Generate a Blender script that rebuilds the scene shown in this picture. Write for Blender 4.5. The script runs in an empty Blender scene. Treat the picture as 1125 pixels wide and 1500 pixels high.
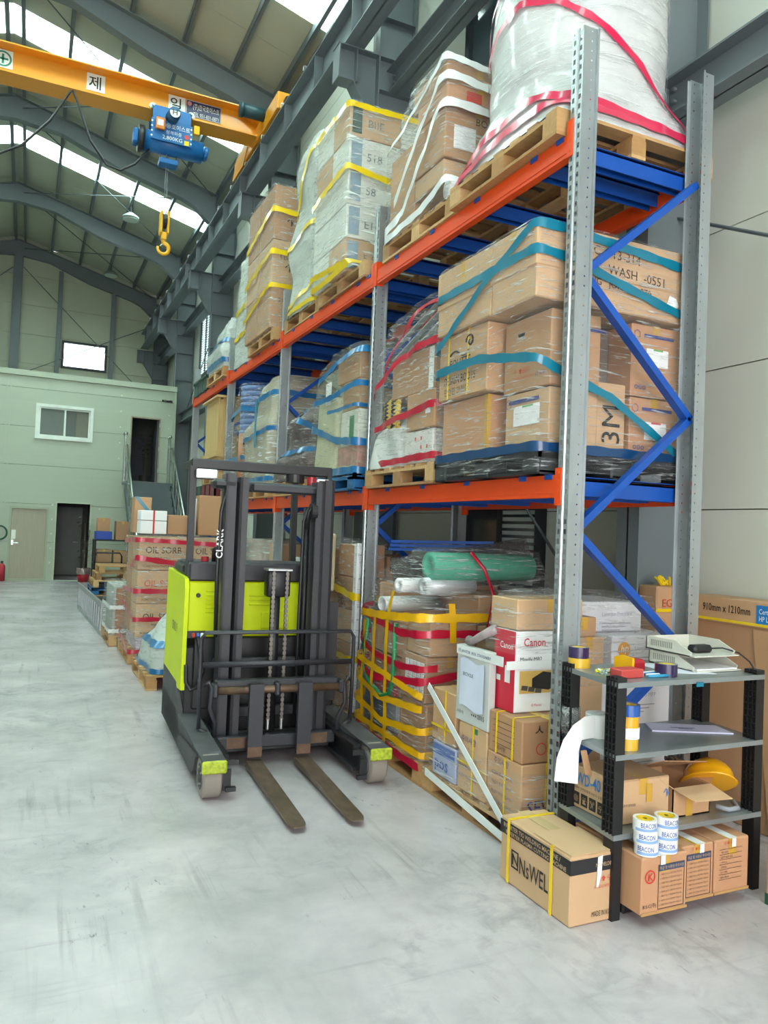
import bpy, bmesh, math, random
from mathutils import Vector, Matrix, noise
R = random.Random(7)
PI = math.pi
SC = bpy.context.scene
COL = SC.collection

# ------------------------------------------------------------------ camera
YAW, PITCH, ROLL, FPX = 0.434, 0.0259, 0.0403, 1124.22
CAM = Vector((-2.4236, -3.0653, 1.6))
_f = Vector((math.sin(YAW) * math.cos(PITCH), math.cos(YAW) * math.cos(PITCH), math.sin(PITCH)))
_r = Vector((math.cos(YAW), -math.sin(YAW), 0))
_u = _r.cross(_f)
_R = _r * math.cos(ROLL) + _u * math.sin(ROLL)
_U = _u * math.cos(ROLL) - _r * math.sin(ROLL)
cd = bpy.data.cameras.new('camera')
cam = bpy.data.objects.new('camera', cd)
COL.objects.link(cam)
cd.sensor_fit = 'HORIZONTAL'
cd.sensor_width = 36
cd.lens = FPX / 1125 * 36
cd.clip_start = 0.05
cam.matrix_world = Matrix(((_R.x, _U.x, -_f.x, CAM.x), (_R.y, _U.y, -_f.y, CAM.y), (_R.z, _U.z, -_f.z, CAM.z), (0, 0, 0, 1)))
SC.camera = cam

# ------------------------------------------------------------------ world, lights, exposure
w = bpy.data.worlds.new('overcast_sky')
SC.world = w
w.use_nodes = True
bg = w.node_tree.nodes['Background']
bg.inputs[0].default_value = (1.0, 0.975, 0.975, 1)
bg.inputs[1].default_value = 3.0
SC.view_settings.view_transform = 'Standard'
SC.view_settings.look = 'None'
SC.view_settings.gamma = 1
SC.view_settings.use_curve_mapping = False
SC.view_settings.exposure = 0.0


def area(name, loc, rot, sx, sy, power, col=(1, 1, 1)):
    l = bpy.data.lights.new(name, 'AREA')
    l.shape = 'RECTANGLE'
    l.size, l.size_y, l.energy, l.color = sx, sy, power, col
    o = bpy.data.objects.new(name, l)
    COL.objects.link(o)
    o.location = loc
    o.rotation_euler = rot
    return o


RIDGE, SLOPE = -3.05, 0.28
SKY_Y = [-6.15, -1.65, 2.85, 7.35, 11.85, 16.35]
# daylight entering through the wide open loading door behind the camera
area('daylight_door', (-3.0, -8.55, 2.9), (PI / 2, 0, 0), 7.5, 5.6, 600, (1.0, 0.975, 0.97))
# daylight above every translucent roof strip
for _y in SKY_Y:
    for _s in (-1, 1):
        _xm = RIDGE + _s * 2.35
        area('daylight_strip', (_xm, _y, 10.44 - SLOPE * 2.35 + 0.16), (0, _s * math.atan(SLOPE), 0), 4.4, 0.86, 300, (0.98, 1.0, 1.0))


# ------------------------------------------------------------------ helpers
def lin(h):
    h = h.lstrip('#')
    c = [int(h[i:i + 2], 16) / 255 for i in (0, 2, 4)]
    return tuple(v / 12.92 if v <= 0.04045 else ((v + 0.055) / 1.055) ** 2.4 for v in c) + (1,)


MATS = {}


def mat(name, col, rough=0.6, metal=0.0, var=0.06, vscale=6.0, bump=0.0, bscale=60.0, stretch=None, coat=0.0, spec=0.5, emit=0.0, alpha=None):
    """procedural principled material: base colour broken up by noise, optional fine relief"""
    if name in MATS:
        return MATS[name]
    m = bpy.data.materials.new(name)
    m.use_nodes = True
    nt = m.node_tree
    b = nt.nodes['Principled BSDF']
    c = lin(col)
    tc = nt.nodes.new('ShaderNodeTexCoord')
    mp = nt.nodes.new('ShaderNodeMapping')
    nt.links.new(tc.outputs['Object'], mp.inputs[0])
    if stretch:
        mp.inputs['Scale'].default_value = stretch
    if var:
        n = nt.nodes.new('ShaderNodeTexNoise')
        n.inputs['Scale'].default_value = vscale
        n.inputs['Detail'].default_value = 5
        nt.links.new(mp.outputs[0], n.inputs['Vector'])
        mx = nt.nodes.new('ShaderNodeMix')
        mx.data_type = 'RGBA'
        mx.inputs[6].default_value = tuple(v * (1 - var * 2.2) for v in c[:3]) + (1,)
        mx.inputs[7].default_value = tuple(min(1, v * (1 + var * 1.6)) for v in c[:3]) + (1,)
        nt.links.new(n.outputs[0], mx.inputs[0])
        nt.links.new(mx.outputs[2], b.inputs['Base Color'])
    else:
        b.inputs['Base Color'].default_value = c
    b.inputs['Roughness'].default_value = rough
    b.inputs['Metallic'].default_value = metal
    b.inputs['Specular IOR Level'].default_value = spec
    b.inputs['Coat Weight'].default_value = coat
    if emit:
        b.inputs['Emission Color'].default_value = c
        b.inputs['Emission Strength'].default_value = emit
    if alpha is not None:
        b.inputs['Alpha'].default_value = alpha
    if bump:
        n2 = nt.nodes.new('ShaderNodeTexNoise')
        n2.inputs['Scale'].default_value = bscale
        nt.links.new(mp.outputs[0], n2.inputs['Vector'])
        bp = nt.nodes.new('ShaderNodeBump')
        bp.inputs['Strength'].default_value = bump
        bp.inputs['Distance'].default_value = 0.01
        nt.links.new(n2.outputs[0], bp.inputs['Height'])
        nt.links.new(bp.outputs[0], b.inputs['Normal'])
    MATS[name] = m
    return m


def film(name, tint='#f2f4f2', base=0.08, painted_glare=0.75, scale=(9, 9, 34), rough=0.09):
    """stretch film: clear milky plastic, with glare streaks painted in as whiter, denser bands"""
    if name in MATS:
        return MATS[name]
    m = bpy.data.materials.new(name)
    m.use_nodes = True
    nt = m.node_tree
    N, L = nt.nodes, nt.links
    b = N['Principled BSDF']
    b.inputs['Base Color'].default_value = lin(tint)
    b.inputs['Roughness'].default_value = rough
    b.inputs['Specular IOR Level'].default_value = 0.9
    tc = N.new('ShaderNodeTexCoord')
    mp = N.new('ShaderNodeMapping')
    mp.inputs['Scale'].default_value = (scale[0] * .8, scale[1] * .8, scale[2] * 1.7)
    mp.inputs['Rotation'].default_value = (0.22, 0.18, 0)
    L.new(tc.outputs['Object'], mp.inputs[0])
    n = N.new('ShaderNodeTexNoise')
    n.inputs['Scale'].default_value = 1.0
    n.inputs['Detail'].default_value = 9
    n.inputs['Roughness'].default_value = 0.62
    n.inputs['Distortion'].default_value = 0.9
    L.new(mp.outputs[0], n.inputs['Vector'])
    cr = N.new('ShaderNodeMapRange')
    cr.inputs[1].default_value = 0.53
    cr.inputs[2].default_value = 0.66
    cr.inputs[3].default_value = base
    cr.inputs[4].default_value = painted_glare  # denser white bands imitate glare on the film
    L.new(n.outputs[0], cr.inputs[0])
    L.new(cr.outputs[0], b.inputs['Alpha'])
    bp = N.new('ShaderNodeBump')
    bp.inputs['Strength'].default_value = 1.0
    bp.inputs['Distance'].default_value = 0.05
    L.new(n.outputs[0], bp.inputs['Height'])
    L.new(bp.outputs[0], b.inputs['Normal'])
    MATS[name] = m
    return m


class MB:
    """collects simple solids into one mesh"""

    def __init__(s):
        s.v, s.f = [], []

    def add(s, vs, fs):
        o = len(s.v)
        s.v += [tuple(p) for p in vs]
        s.f += [tuple(i + o for i in f) for f in fs]
        return s

    def box(s, x0, x1, y0, y1, z0, z1):
        return s.add([(x0, y0, z0), (x1, y0, z0), (x1, y1, z0), (x0, y1, z0), (x0, y0, z1), (x1, y0, z1), (x1, y1, z1), (x0, y1, z1)],
                     [(0, 3, 2, 1), (4, 5, 6, 7), (0, 1, 5, 4), (1, 2, 6, 5), (2, 3, 7, 6), (3, 0, 4, 7)])

    def rbox(s, x0, x1, y0, y1, z0, z1, r=0.01):
        """box with chamfered edges"""
        bm = bmesh.new()
        bmesh.ops.create_cube(bm, size=1)
        for v in bm.verts:
            v.co = Vector(((x0 + x1) / 2 + v.co.x * (x1 - x0), (y0 + y1) / 2 + v.co.y * (y1 - y0), (z0 + z1) / 2 + v.co.z * (z1 - z0)))
        bmesh.ops.bevel(bm, geom=bm.edges[:], offset=min(r, 0.45 * min(x1 - x0, y1 - y0, z1 - z0)), segments=1, affect='EDGES')
        bm.verts.index_update()
        s.add([v.co for v in bm.verts], [[v.index for v in f.verts] for f in bm.faces])
        bm.free()
        return s

    def bar(s, a, b, w, h, up=(0, 0, 1)):
        """rectangular bar from a to b, w across, h along up"""
        a, b, up = Vector(a), Vector(b), Vector(up)
        d = (b - a).normalized()
        sd = d.cross(up).normalized() * (w / 2)
        uu = sd.cross(d).normalized() * (h / 2)
        vs = [p + i * sd + j * uu for p in (a, b) for i, j in ((-1, -1), (1, -1), (1, 1), (-1, 1))]
        return s.add(vs, [(3, 2, 1, 0), (4, 5, 6, 7), (0, 1, 5, 4), (1, 2, 6, 5), (2, 3, 7, 6), (3, 0, 4, 7)])

    def tube(s, pts, r, n=8, closed=False, cap=True):
        pts = [Vector(p) for p in pts]
        rr = r if isinstance(r, (list, tuple)) else [r] * len(pts)
        rings, k = [], len(pts)
        ref = Vector((0.13, 0.29, 0.95))
        for i, p in enumerate(pts):
            d = pts[(i + 1) % k] - pts[i - 1] if closed else pts[min(i + 1, k - 1)] - pts[max(i - 1, 0)]
            d = d.normalized()
            a = d.cross(ref)
            if a.length < 0.05:
                a = d.cross(Vector((1, 0, 0)))
            a.normalize()
            c = a.cross(d)
            rings.append([p + (a * math.cos(2 * PI * j / n) + c * math.sin(2 * PI * j / n)) * rr[i] for j in range(n)])
        fs = []
        for i in range(k if closed else k - 1):
            for j in range(n):
                i2, j2 = (i + 1) % k, (j + 1) % n
                fs.append((i * n + j, i * n + j2, i2 * n + j2, i2 * n + j))
        if cap and not closed:
            fs += [tuple(reversed(range(n))), tuple(range((k - 1) * n, k * n))]
        return s.add([v for r_ in rings for v in r_], fs)

    def cyl(s, a, b, r, n=20, r2=None):
        return s.tube([a, b], [r, r if r2 is None else r2], n)

    def ring(s, c, ax, r1, r0, h, n=28):
        """hollow roll: centre of its base c, axis ax, outer r1, inner r0, length h"""
        c, ax = Vector(c), Vector(ax).normalized()
        a = ax.cross(Vector((0.3, 0.2, 0.9))).normalized()
        b = ax.cross(a)
        vs = []
        for r, t in ((r1, 0), (r1, h), (r0, h), (r0, 0)):
            vs += [c + ax * t + (a * math.cos(2 * PI * j / n) + b * math.sin(2 * PI * j / n)) * r for j in range(n)]
        fs = [(q * n + j, q * n + (j + 1) % n, ((q + 1) % 4) * n + (j + 1) % n, ((q + 1) % 4) * n + j) for q in range(4) for j in range(n)]
        return s.add(vs, fs)

    def prism(s, poly, d):
        """closed polygon (3-D points) pushed along vector d"""
        n, d = len(poly), Vector(d)
        vs = [Vector(p) for p in poly] + [Vector(p) + d for p in poly]
        return s.add(vs, [tuple(range(n)), tuple(reversed(range(n, 2 * n)))] + [((i + 1) % n, i, n + i, n + (i + 1) % n) for i in range(n)])

    def quad(s, a, b, c, d):
        return s.add([a, b, c, d], [(0, 1, 2, 3)])

    def xf(s, M):
        s.v = [tuple(M @ Vector(p)) for p in s.v]
        return s

    def mesh(s, name, smooth=False):
        m = bpy.data.meshes.new(name)
        m.from_pydata(s.v, [], s.f)
        bm = bmesh.new()
        bm.from_mesh(m)
        bmesh.ops.recalc_face_normals(bm, faces=bm.faces[:])
        bm.to_mesh(m)
        bm.free()
        if smooth:
            m.polygons.foreach_set('use_smooth', [True] * len(m.polygons))
            if smooth == 'angle':
                m.set_sharp_from_angle(angle=math.radians(40))
        return m


PINV = {}


def link(name, data, parent=None):
    o = bpy.data.objects.new(name, data)
    COL.objects.link(o)
    if parent is not None:
        o.parent = parent
        o.matrix_parent_inverse = PINV.get(parent.name, Matrix.Identity(4))
        PINV[o.name] = Matrix.Identity(4)
    return o


def obj(name, mb, m, parent=None, smooth=False, label=None):
    """one mesh object in world coordinates"""
    me = mb.mesh(name, smooth) if isinstance(mb, MB) else mb
    if m is not None and not me.materials:
        me.materials.append(m)
    o = link(name, me, parent)
    if label:
        o['label'] = label
    return o


def thing(name, label, cat, loc=(0, 0, 0), group=None):
    o = bpy.data.objects.new(name, None)
    COL.objects.link(o)
    o.empty_display_size = 0.1
    o.location = loc
    PINV[o.name] = Matrix.Translation(Vector(loc)).inverted()
    return tag(o, label, cat, group)


def tag(o, label, cat, group=None):
    o['label'], o['category'] = label, cat
    if group:
        o['group'] = group
    return o


def struct(o):
    o['kind'] = 'structure'
    return o


def sroot(name, loc=(0, 0, 0)):
    o = bpy.data.objects.new(name, None)
    COL.objects.link(o)
    o.location = loc
    PINV[o.name] = Matrix.Translation(Vector(loc)).inverted()
    return struct(o)


def dup(o, name, M, parent):
    """copy of one mesh object moved by M (world)"""
    c = o.copy()
    c.name = name
    COL.objects.link(c)
    c.parent = parent
    c.matrix_parent_inverse = PINV.get(parent.name, Matrix.Identity(4)) @ M
    return c


_TXT = {}
TMP = bpy.data.scenes.new('lettering_workshop')


def text(body, parent, m, org, right, up, h, wmax=None, align='L', bold=0.0, name='lettering', off=0.0015):
    """flat printed lettering lying on a surface: org = lower-left (or centre) point, right/up = directions"""
    key = (body, round(bold, 3))
    if key not in _TXT:
        c = bpy.data.curves.new('t', 'FONT')
        c.body = body
        c.resolution_u = 2
        c.offset = bold
        o = bpy.data.objects.new('t', c)
        c.space_character = 1.0 + bold * 2
        TMP.collection.objects.link(o)
        TMP.view_layers[0].update()
        me = bpy.data.meshes.new_from_object(o.evaluated_get(TMP.view_layers[0].depsgraph))
        bpy.data.objects.remove(o)
        xs = [v.co.x for v in me.vertices] or [0]
        ys = [v.co.y for v in me.vertices] or [0]
        _TXT[key] = ([tuple(v.co) for v in me.vertices], [tuple(p.vertices) for p in me.polygons], min(xs), max(xs), min(ys), max(ys))
    vs, fs, xa, xb, ya, yb = _TXT[key]
    right, up = Vector(right).normalized(), Vector(up).normalized()
    nrm = right.cross(up)
    s = h / max(1e-6, yb - ya)
    sx = s if wmax is None else min(s, wmax / max(1e-6, xb - xa)) if align != 'F' else wmax / max(1e-6, xb - xa)
    ox = {'L': 0, 'F': 0, 'C': -(xb - xa) * sx / 2, 'R': -(xb - xa) * sx}[align]
    org = Vector(org) + nrm * off
    me = bpy.data.meshes.new(name)
    me.from_pydata([org + right * ((x - xa) * sx + ox) + up * ((y - ya) * s) for x, y, z in vs], [], fs)
    me.materials.append(m)
    return link(name, me, parent)


def decal(name, parent, m, org, right, up, wd, ht, off=0.0012, th=0.0):
    """flat sticker or print patch on a surface"""
    right, up = Vector(right).normalized(), Vector(up).normalized()
    n = right.cross(up)
    o = Vector(org) + n * off
    b = MB()
    if th:
        b.prism([o, o + right * wd, o + right * wd + up * ht, o + up * ht], -n * th)
    else:
        b.quad(o, o + right * wd, o + right * wd + up * ht, o + up * ht)
    return obj(name, b, m, parent)

# ================================================================== the building
GREY = mat('steel_paint_grey', '#697276', 0.5, var=0.05, vscale=2)
PANEL = mat('wall_panel', '#c6c7bc', 0.55, var=0.03, vscale=1.2, bump=0.05, bscale=300)
PANEL_GABLE = mat('gable_panel', '#a9ad98', 0.6, var=0.03, vscale=1.0)
PANEL_ROOF = mat('roof_panel', '#b3b6a4', 0.6, var=0.04, vscale=1.0)
PANEL_OFF = mat('office_panel', '#a9b19e', 0.5, var=0.03, vscale=1.0, stretch=(0.2, 1, 8))
SEAM = mat('panel_joint', '#6c7163', 0.8, var=0)
XW, YG, YB = 1.6, 23.3, -8.7        # right wall, gable wall, door wall


def floor_material():
    m = mat('epoxy_floor', '#a8b2ad', 0.33, var=0.0)
    nt = m.node_tree
    N, L = nt.nodes, nt.links
    b = N['Principled BSDF']
    tc = N.new('ShaderNodeTexCoord')

    def nz(scale, det, stretch=(1, 1, 1), rot=0, dist=0.0):
        mp = N.new('ShaderNodeMapping')
        mp.inputs['Scale'].default_value = stretch
        mp.inputs['Rotation'].default_value = (0, 0, rot)
        L.new(tc.outputs['Object'], mp.inputs[0])
        n = N.new('ShaderNodeTexNoise')
        n.inputs['Scale'].default_value = scale
        n.inputs['Detail'].default_value = det
        n.inputs['Roughness'].default_value = 0.62
        n.inputs['Distortion'].default_value = dist
        L.new(mp.outputs[0], n.inputs['Vector'])
        return n.outputs[0]

    def rng(sock, a, b_, lo, hi):
        r = N.new('ShaderNodeMapRange')
        for i, v in enumerate((a, b_, lo, hi)):
            r.inputs[i + 1].default_value = v
        L.new(sock, r.inputs[0])
        return r.outputs[0]

    def mixc(fac, a, c2):
        x = N.new('ShaderNodeMix')
        x.data_type = 'RGBA'
        L.new(fac, x.inputs[0])
        if hasattr(a, 'node'):
            L.new(a, x.inputs[6])
        else:
            x.inputs[6].default_value = a
        x.inputs[7].default_value = c2
        return x.outputs[2]

    def mul(p, q):
        x = N.new('ShaderNodeMath')
        x.operation = 'MULTIPLY'
        L.new(p, x.inputs[0])
        L.new(q, x.inputs[1])
        return x.outputs[0]

    c = mixc(rng(nz(0.7, 4), 0.3, 0.75, 0, 1), lin('#bcb2b6'), lin('#c9bfc3'))
    c = mixc(rng(nz(1.5, 12, dist=.3), 0.28, 0.8, 0, 0.9), c, lin('#8a8889'))                                  # cloudy grime
    dirty = rng(nz(1.1, 3), 0.45, 0.65, 0, 1)
    c = mixc(mul(rng(nz(14, 10, (1, 0.05, 1), 0.2, 0.25), 0.54, 0.76, 0, 0.6), dirty), c, lin('#62625f'))      # scuffs along the aisle
    c = mixc(mul(rng(nz(16, 10, (0.05, 1, 1), 0.6, 0.25), 0.58, 0.78, 0, 0.5), rng(nz(1.3, 3, rot=2), 0.45, 0.65, 0, 1)), c, lin('#666664'))
    c = mixc(mul(rng(nz(34, 6, (1, .35, 1), 0.7), 0.6, 0.7, 0, 1), rng(nz(1.9, 4, rot=1), 0.54, 0.68, 0, .9)), c, lin('#47474a'))   # rubber specks
    c = mixc(mul(rng(nz(7, 12, dist=.8), 0.48, 0.76, 0, 0.65), rng(nz(.9, 3, rot=1.3), 0.42, 0.62, 0, 1)), c, lin('#77767a'))   # smeared patches
    L.new(c, b.inputs['Base Color'])
    b.inputs['Roughness'].default_value = 0.27
    return m


struct(obj('floor', MB().box(-7.8, XW + 0.1, YB, YG + 0.1, -0.15, 0), floor_material()))


def panel_wall(name, axis, at, th, u0, u1, z1, pitch, m, holes=(), z0=0.0, top=None, seam_m=SEAM):
    """cladding of horizontal panels, each its own piece, joints recessed; holes = (u0, u1, z0, z1)"""
    root = sroot(name)
    k = 0
    zs = []
    z = z0
    while z < z1 - 1e-6:
        zs.append((z, min(z + pitch, z1)))
        z += pitch
    for za, zb in zs:
        cuts = sorted({za, zb} | {h for q in holes for h in (q[2], q[3]) if za < h < zb})
        for ca, cb in zip(cuts, cuts[1:]):
            zm = (ca + cb) / 2
            us = [(u0, u1)]
            for h in holes:
                if h[2] <= zm <= h[3]:
                    us = [q for a, b in us for q in ((a, min(b, h[0])), (max(a, h[1]), b)) if q[1] - q[0] > 1e-4]
            g0 = 0.004 if ca == za else 0
            g1 = 0.004 if cb == zb else 0
            for a, b in us:
                p = MB()
                if axis == 'x':
                    p.box(at, at + th, a, b, ca + g0, cb - g1)
                else:
                    if top and top(a) < cb + 0.3 or top and top(b) < cb + 0.3:   # gable: follow the roof line
                        n = 12
                        xs = [a + (b - a) * i / n for i in range(n + 1)]
                        if min(max(top(x) for x in xs), 99) <= ca:
                            continue
                        poly = [(a, at, ca + g0), (b, at, ca + g0)] + [(x, at, max(ca + g0 + 0.001, min(cb - g1, top(x)))) for x in reversed(xs)]
                        p.prism(poly, (0, th, 0))
                    else:
                        p.box(a, b, at, at + th, ca + g0, cb - g1)
                obj('panel', p, m, root)
    back = MB()
    if axis == 'x':
        back.box(at + th * 0.4 if th > 0 else at + th, at + th * 0.9, u0, u1, z0, z1)
    if axis == 'x' and not holes:
        obj('panel_core', back, seam_m, root)
    return root


panel_wall('wall_right', 'x', XW, 0.08, YB, YG + 0.08, 9.15, 0.915, PANEL)
panel_wall('wall_left', 'x', -7.7, -0.08, YB, YG + 0.08, 9.15, 0.915, PANEL)
roof_z = lambda x: 10.2 + 0.21 - SLOPE * abs(x - RIDGE)
GW = (-1.70, -0.34, 6.38, 7.26)
panel_wall('wall_back', 'y', YG, 0.08, -7.7, XW, 10.4, 0.915, PANEL_GABLE, [GW], top=roof_z)
# wall behind the camera with its wide open loading door
panel_wall('wall_front', 'y', YB - 0.08, 0.08, -7.7, XW, 10.4, 0.915, PANEL, [(-6.8, 0.8, -1, 5.7)], top=roof_z)

# roof: cladding strips with a translucent strip in each bay
ceil = sroot('ceiling')
SKYL = bpy.data.materials.new('translucent_roof_sheet')
SKYL.use_nodes = True
_nt = SKYL.node_tree
_nt.nodes.remove(_nt.nodes['Principled BSDF'])
_t, _l, _x = _nt.nodes.new('ShaderNodeBsdfTransparent'), _nt.nodes.new('ShaderNodeBsdfTranslucent'), _nt.nodes.new('ShaderNodeMixShader')
_t.inputs[0].default_value = lin('#e6f6f2')
_l.inputs[0].default_value = lin('#e6f6f2')
_wv = _nt.nodes.new('ShaderNodeTexNoise')
_wv.inputs['Scale'].default_value = 3
_nt.links.new(_wv.outputs[0], _x.inputs[0])
_nt.links.new(_t.outputs[0], _x.inputs[1])
_nt.links.new(_l.outputs[0], _x.inputs[2])
_nt.links.new(_x.outputs[0], _nt.nodes['Material Output'].inputs[0])
y = YB
ys = []
while y < YG:
    nxt = [e for s in SKY_Y for e in (s - 0.45, s + 0.45) if e > y + 1e-3]
    y2 = min([YG + 0.08] + nxt + [y + 0.95 if not nxt or nxt[0] - y > 1.2 else 99])
    ys.append((y, y2))
    y = y2
for ya, yb in ys:
    lit = any(abs((ya + yb) / 2 - s) < 0.3 for s in SKY_Y)
    for s in (-1, 1):
        p = MB()
        xe = 4.68 if s > 0 else 4.7
        a = [(RIDGE, ya + 0.003, 10.35), (RIDGE, yb - 0.003, 10.35), (RIDGE + s * xe, yb - 0.003, 10.35 - SLOPE * xe), (RIDGE + s * xe, ya + 0.003, 10.35 - SLOPE * xe)]
        p.prism(a, (0, 0, 0.012 if lit else 0.1))
        obj('skylight_pane' if lit else 'roof_panel', p, SKYL if lit else PANEL_ROOF, ceil)

# portal frames
zr = lambda x: 10.2 - SLOPE * abs(x - RIDGE)
FRY = [0.78 + 4.5 * k for k in range(-2, 6)]


def hbeam(mb, a, b, hgt, wid, up=(0, 0, 1), t=0.014):
    """H section from a to b (axis at mid height)"""
    a, b, up = Vector(a), Vector(b), Vector(up)
    d = (b - a).normalized()
    u = d.cross(up).cross(d).normalized()
    mb.bar(a, b, t * 0.8, hgt, up)
    for s in (-1, 1):
        mb.bar(a + u * s * (hgt / 2 - t / 2), b + u * s * (hgt / 2 - t / 2), wid, t, up)


def portal(y):
    fr = sroot('portal_frame', (RIDGE, y, 0))
    for s in (1, -1):
        X = lambda q: q if s > 0 else 2 * RIDGE - q
        c = MB()
        xa, xb = 1.1, 1.58
        c.box(min(X(xa), X(xa + .014)), max(X(xa), X(xa + .014)), y - .1, y + .1, 0, zr(xa) - .02)
        c.box(min(X(xb), X(xb - .014)), max(X(xb), X(xb - .014)), y - .1, y + .1, 0, zr(xb) - .02)
        c.box(min(X(xa), X(xb)), max(X(xa), X(xb)), y - .006, y + .006, 0, zr(1.58) - .03)
        for z in (5.6, 6.35, 6.86, 7.26, 7.75, 8.3):
            c.box(min(X(xa), X(xb)), max(X(xa), X(xb)), y - .09, y + .09, z - .008, z + .008)
        obj('steel_column', c, GREY, fr)
        # crane bracket
        k = MB()
        poly = [(X(1.1), y - .006, 7.26), (X(.6), y - .006, 7.26), (X(.6), y - .006, 6.86), (X(.78), y - .006, 6.86), (X(1.1), y - .006, 6.35)]
        k.prism(poly, (0, .012, 0))
        k.bar((X(1.1), y, 7.253), (X(.58), y, 7.253), .2, .014)
        k.bar((X(.6), y, 7.26), (X(.6), y, 6.85), .2, .014, (1, 0, 0))
        k.bar((X(.59), y, 6.86), (X(.79), y, 6.86), .2, .014)
        k.bar((X(.78), y, 6.86), (X(1.1), y, 6.35), .2, .014)
        k.box(min(X(.82), X(.834)), max(X(.82), X(.834)), y - .09, y + .09, 6.86, 7.26)
        obj('crane_bracket', k, GREY, fr)
        # haunched rafter
        r = MB()
        bot = [(RIDGE, 9.72), (RIDGE + 0.9, 9.62), (-1.0, 9.17), (.35, 8.82), (.62, 8.70), (1.1, 8.28)]
        top = [(RIDGE, zr(RIDGE)), (1.1, zr(1.1))]
        poly = [(X(x), y - .006, z) for x, z in bot] + [(X(x), y - .006, z) for x, z in reversed(top)]
        r.prism(poly, (0, .012, 0))
        for pl in (bot, top):
            for (x0, z0), (x1, z1) in zip(pl, pl[1:]):
                r.bar((X(x0), y, z0), (X(x1), y, z1), .2, .014)
        obj('rafter', r, GREY, fr)
    return fr


for y in FRY:
    portal(y)
PUR = [RIDGE + 0.13, -2.15, -1.32, -.48, .35, 1.12]
for x in PUR:
    for s in (1, -1):
        xx = x if s > 0 else 2 * RIDGE - x
        p = MB()
        z = zr(x) + .075
        p.box(xx - .004, xx + .004, YB, YG, z - .07, z + .07)
        p.box(xx - .004, xx + .06, YB, YG, z - .07, z - .064)
        p.box(xx - .004, xx + .06, YB, YG, z + .064, z + .07)
        struct(obj('roof_purlin', p, GREY))
eave = MB().box(1.3, 1.5, YB, YG, 8.86, 9.06)
struct(obj('eave_gutter_beam', eave, GREY))
for z, h in ((4.52, .26), (7.0, .3)):
    for ya, yb in zip(FRY, FRY[1:]):
        g = MB()
        hbeam(g, (1.34, ya + .01, z), (1.34, yb - .01, z), h, .2)
        for q in (0, 1):
            yy = (ya + .02) if q == 0 else (yb - .02)
            for i in range(3):
                zz = z - .08 + .08 * i
                g.cyl((1.30, yy + (.05 if q == 0 else -.05), zz), (1.33, yy + (.05 if q == 0 else -.05), zz), .014, 6)
        struct(obj('wall_strut_beam', g, GREY))
for s in (1, -1):
    X = (lambda q: q) if s > 0 else (lambda q: 2 * RIDGE - q)
    rw = sroot('crane_runway', (X(.78), 0, 7.26))
    g = MB()
    hbeam(g, (X(.78), YB + .3, 7.5), (X(.78), YG - .3, 7.5), .48, .25)
    obj('runway_beam', g, GREY, rw)
    st = MB()
    for i in range(24):
        yy = -7.8 + 1.28 * i
        st.box(X(.78) - .12, X(.78) + .12, yy - .005, yy + .005, 7.275, 7.725)
    obj('stiffener', st, GREY, rw)['kind'] = 'stuff'
    g = MB().box(X(.78) - .022, X(.78) + .022, YB + .3, YG - .3, 7.74, 7.78)
    obj('crane_rail', g, mat('rail_steel', '#4b4f52', .45, .6), rw)
    for i in range(30):
        yy = -7.6 + i * 1.02
        obj('rail_clip', MB().tube([(X(.64), yy, 7.73), (X(.645), yy, 7.79), (X(.67), yy, 7.80), (X(.70), yy, 7.745)], .009, 6), mat('zinc', '#c9ced0', .35, .8), rw)
# tie rods
ROD = mat('rod_steel', '#5e666a', .5, .3)
RODS = [((1.45, 5.4, 6.9), (1.45, 9.6, 4.6)), ((1.45, 14.4, 6.8), (1.45, 18.6, 4.8)), ((1.45, .9, 3.85), (1.45, -3.6, 1.6)),
        ((1.45, .9, .5), (1.45, 5.1, 4.3)), ((1.0, 14.4, 9.0), (-2.9, 18.7, 9.95)), ((-2.9, 14.4, 10.0), (1.0, 18.7, 9.0)), ((1.0, 9.9, 9.0), (-2.9, 14.2, 9.95)), ((-2.9, 9.9, 10.0), (1.0, 14.2, 9.0)),
        ((1.0, 18.9, 9.0), (-2.9, 23.2, 9.95)), ((-2.9, 18.9, 10.0), (1.0, 23.2, 9.0)), ((-2.9, 23.15, 9.35), (1.05, 23.15, 5.6)), ((1.05, 23.15, 8.1), (-2.9, 23.15, 6.0)), ((-3.2, 23.15, 9.3), (-7.1, 23.15, 5.6))]
for a, b in RODS:
    struct(obj('tie_rod', MB().tube([a, b], .012, 6), ROD))
# gable posts and window
for x, wd in ((-3.05, .26), (-1.82, .13), (-.22, .13), (-5.9, .13)):
    p = MB()
    zt = zr(x) - .45
    p.box(x - wd / 2, x + wd / 2, YG - .16, YG - .148, 4.9, zt)
    p.box(x - .006, x + .006, YG - .15, YG - .01, 4.9, zt)
    p.box(x - wd / 2, x + wd / 2, YG - .014, YG - .002, 4.9, zt)
    struct(obj('gable_post', p, GREY))
DARKFR = mat('dark_window_frame', '#23272d', .5)
SKYP = mat('daylit_pane', '#eafaff', .3, var=0.04, vscale=1.5, emit=3.2)  # emission stands in for daylight behind the pane


def frame_rect(mb, axis, at, u0, u1, z0, z1, t, d):
    """four bars around an opening; axis x: lies in plane x=at, u is y"""
    for a, b, c, e in ((u0, u1, z0, z0 + t), (u0, u1, z1 - t, z1), (u0, u0 + t, z0 + t, z1 - t), (u1 - t, u1, z0 + t, z1 - t)):
        if axis == 'x':
            mb.box(at, at + d, a, b, c, e)
        else:
            mb.box(a, b, at, at + d, c, e)


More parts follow.
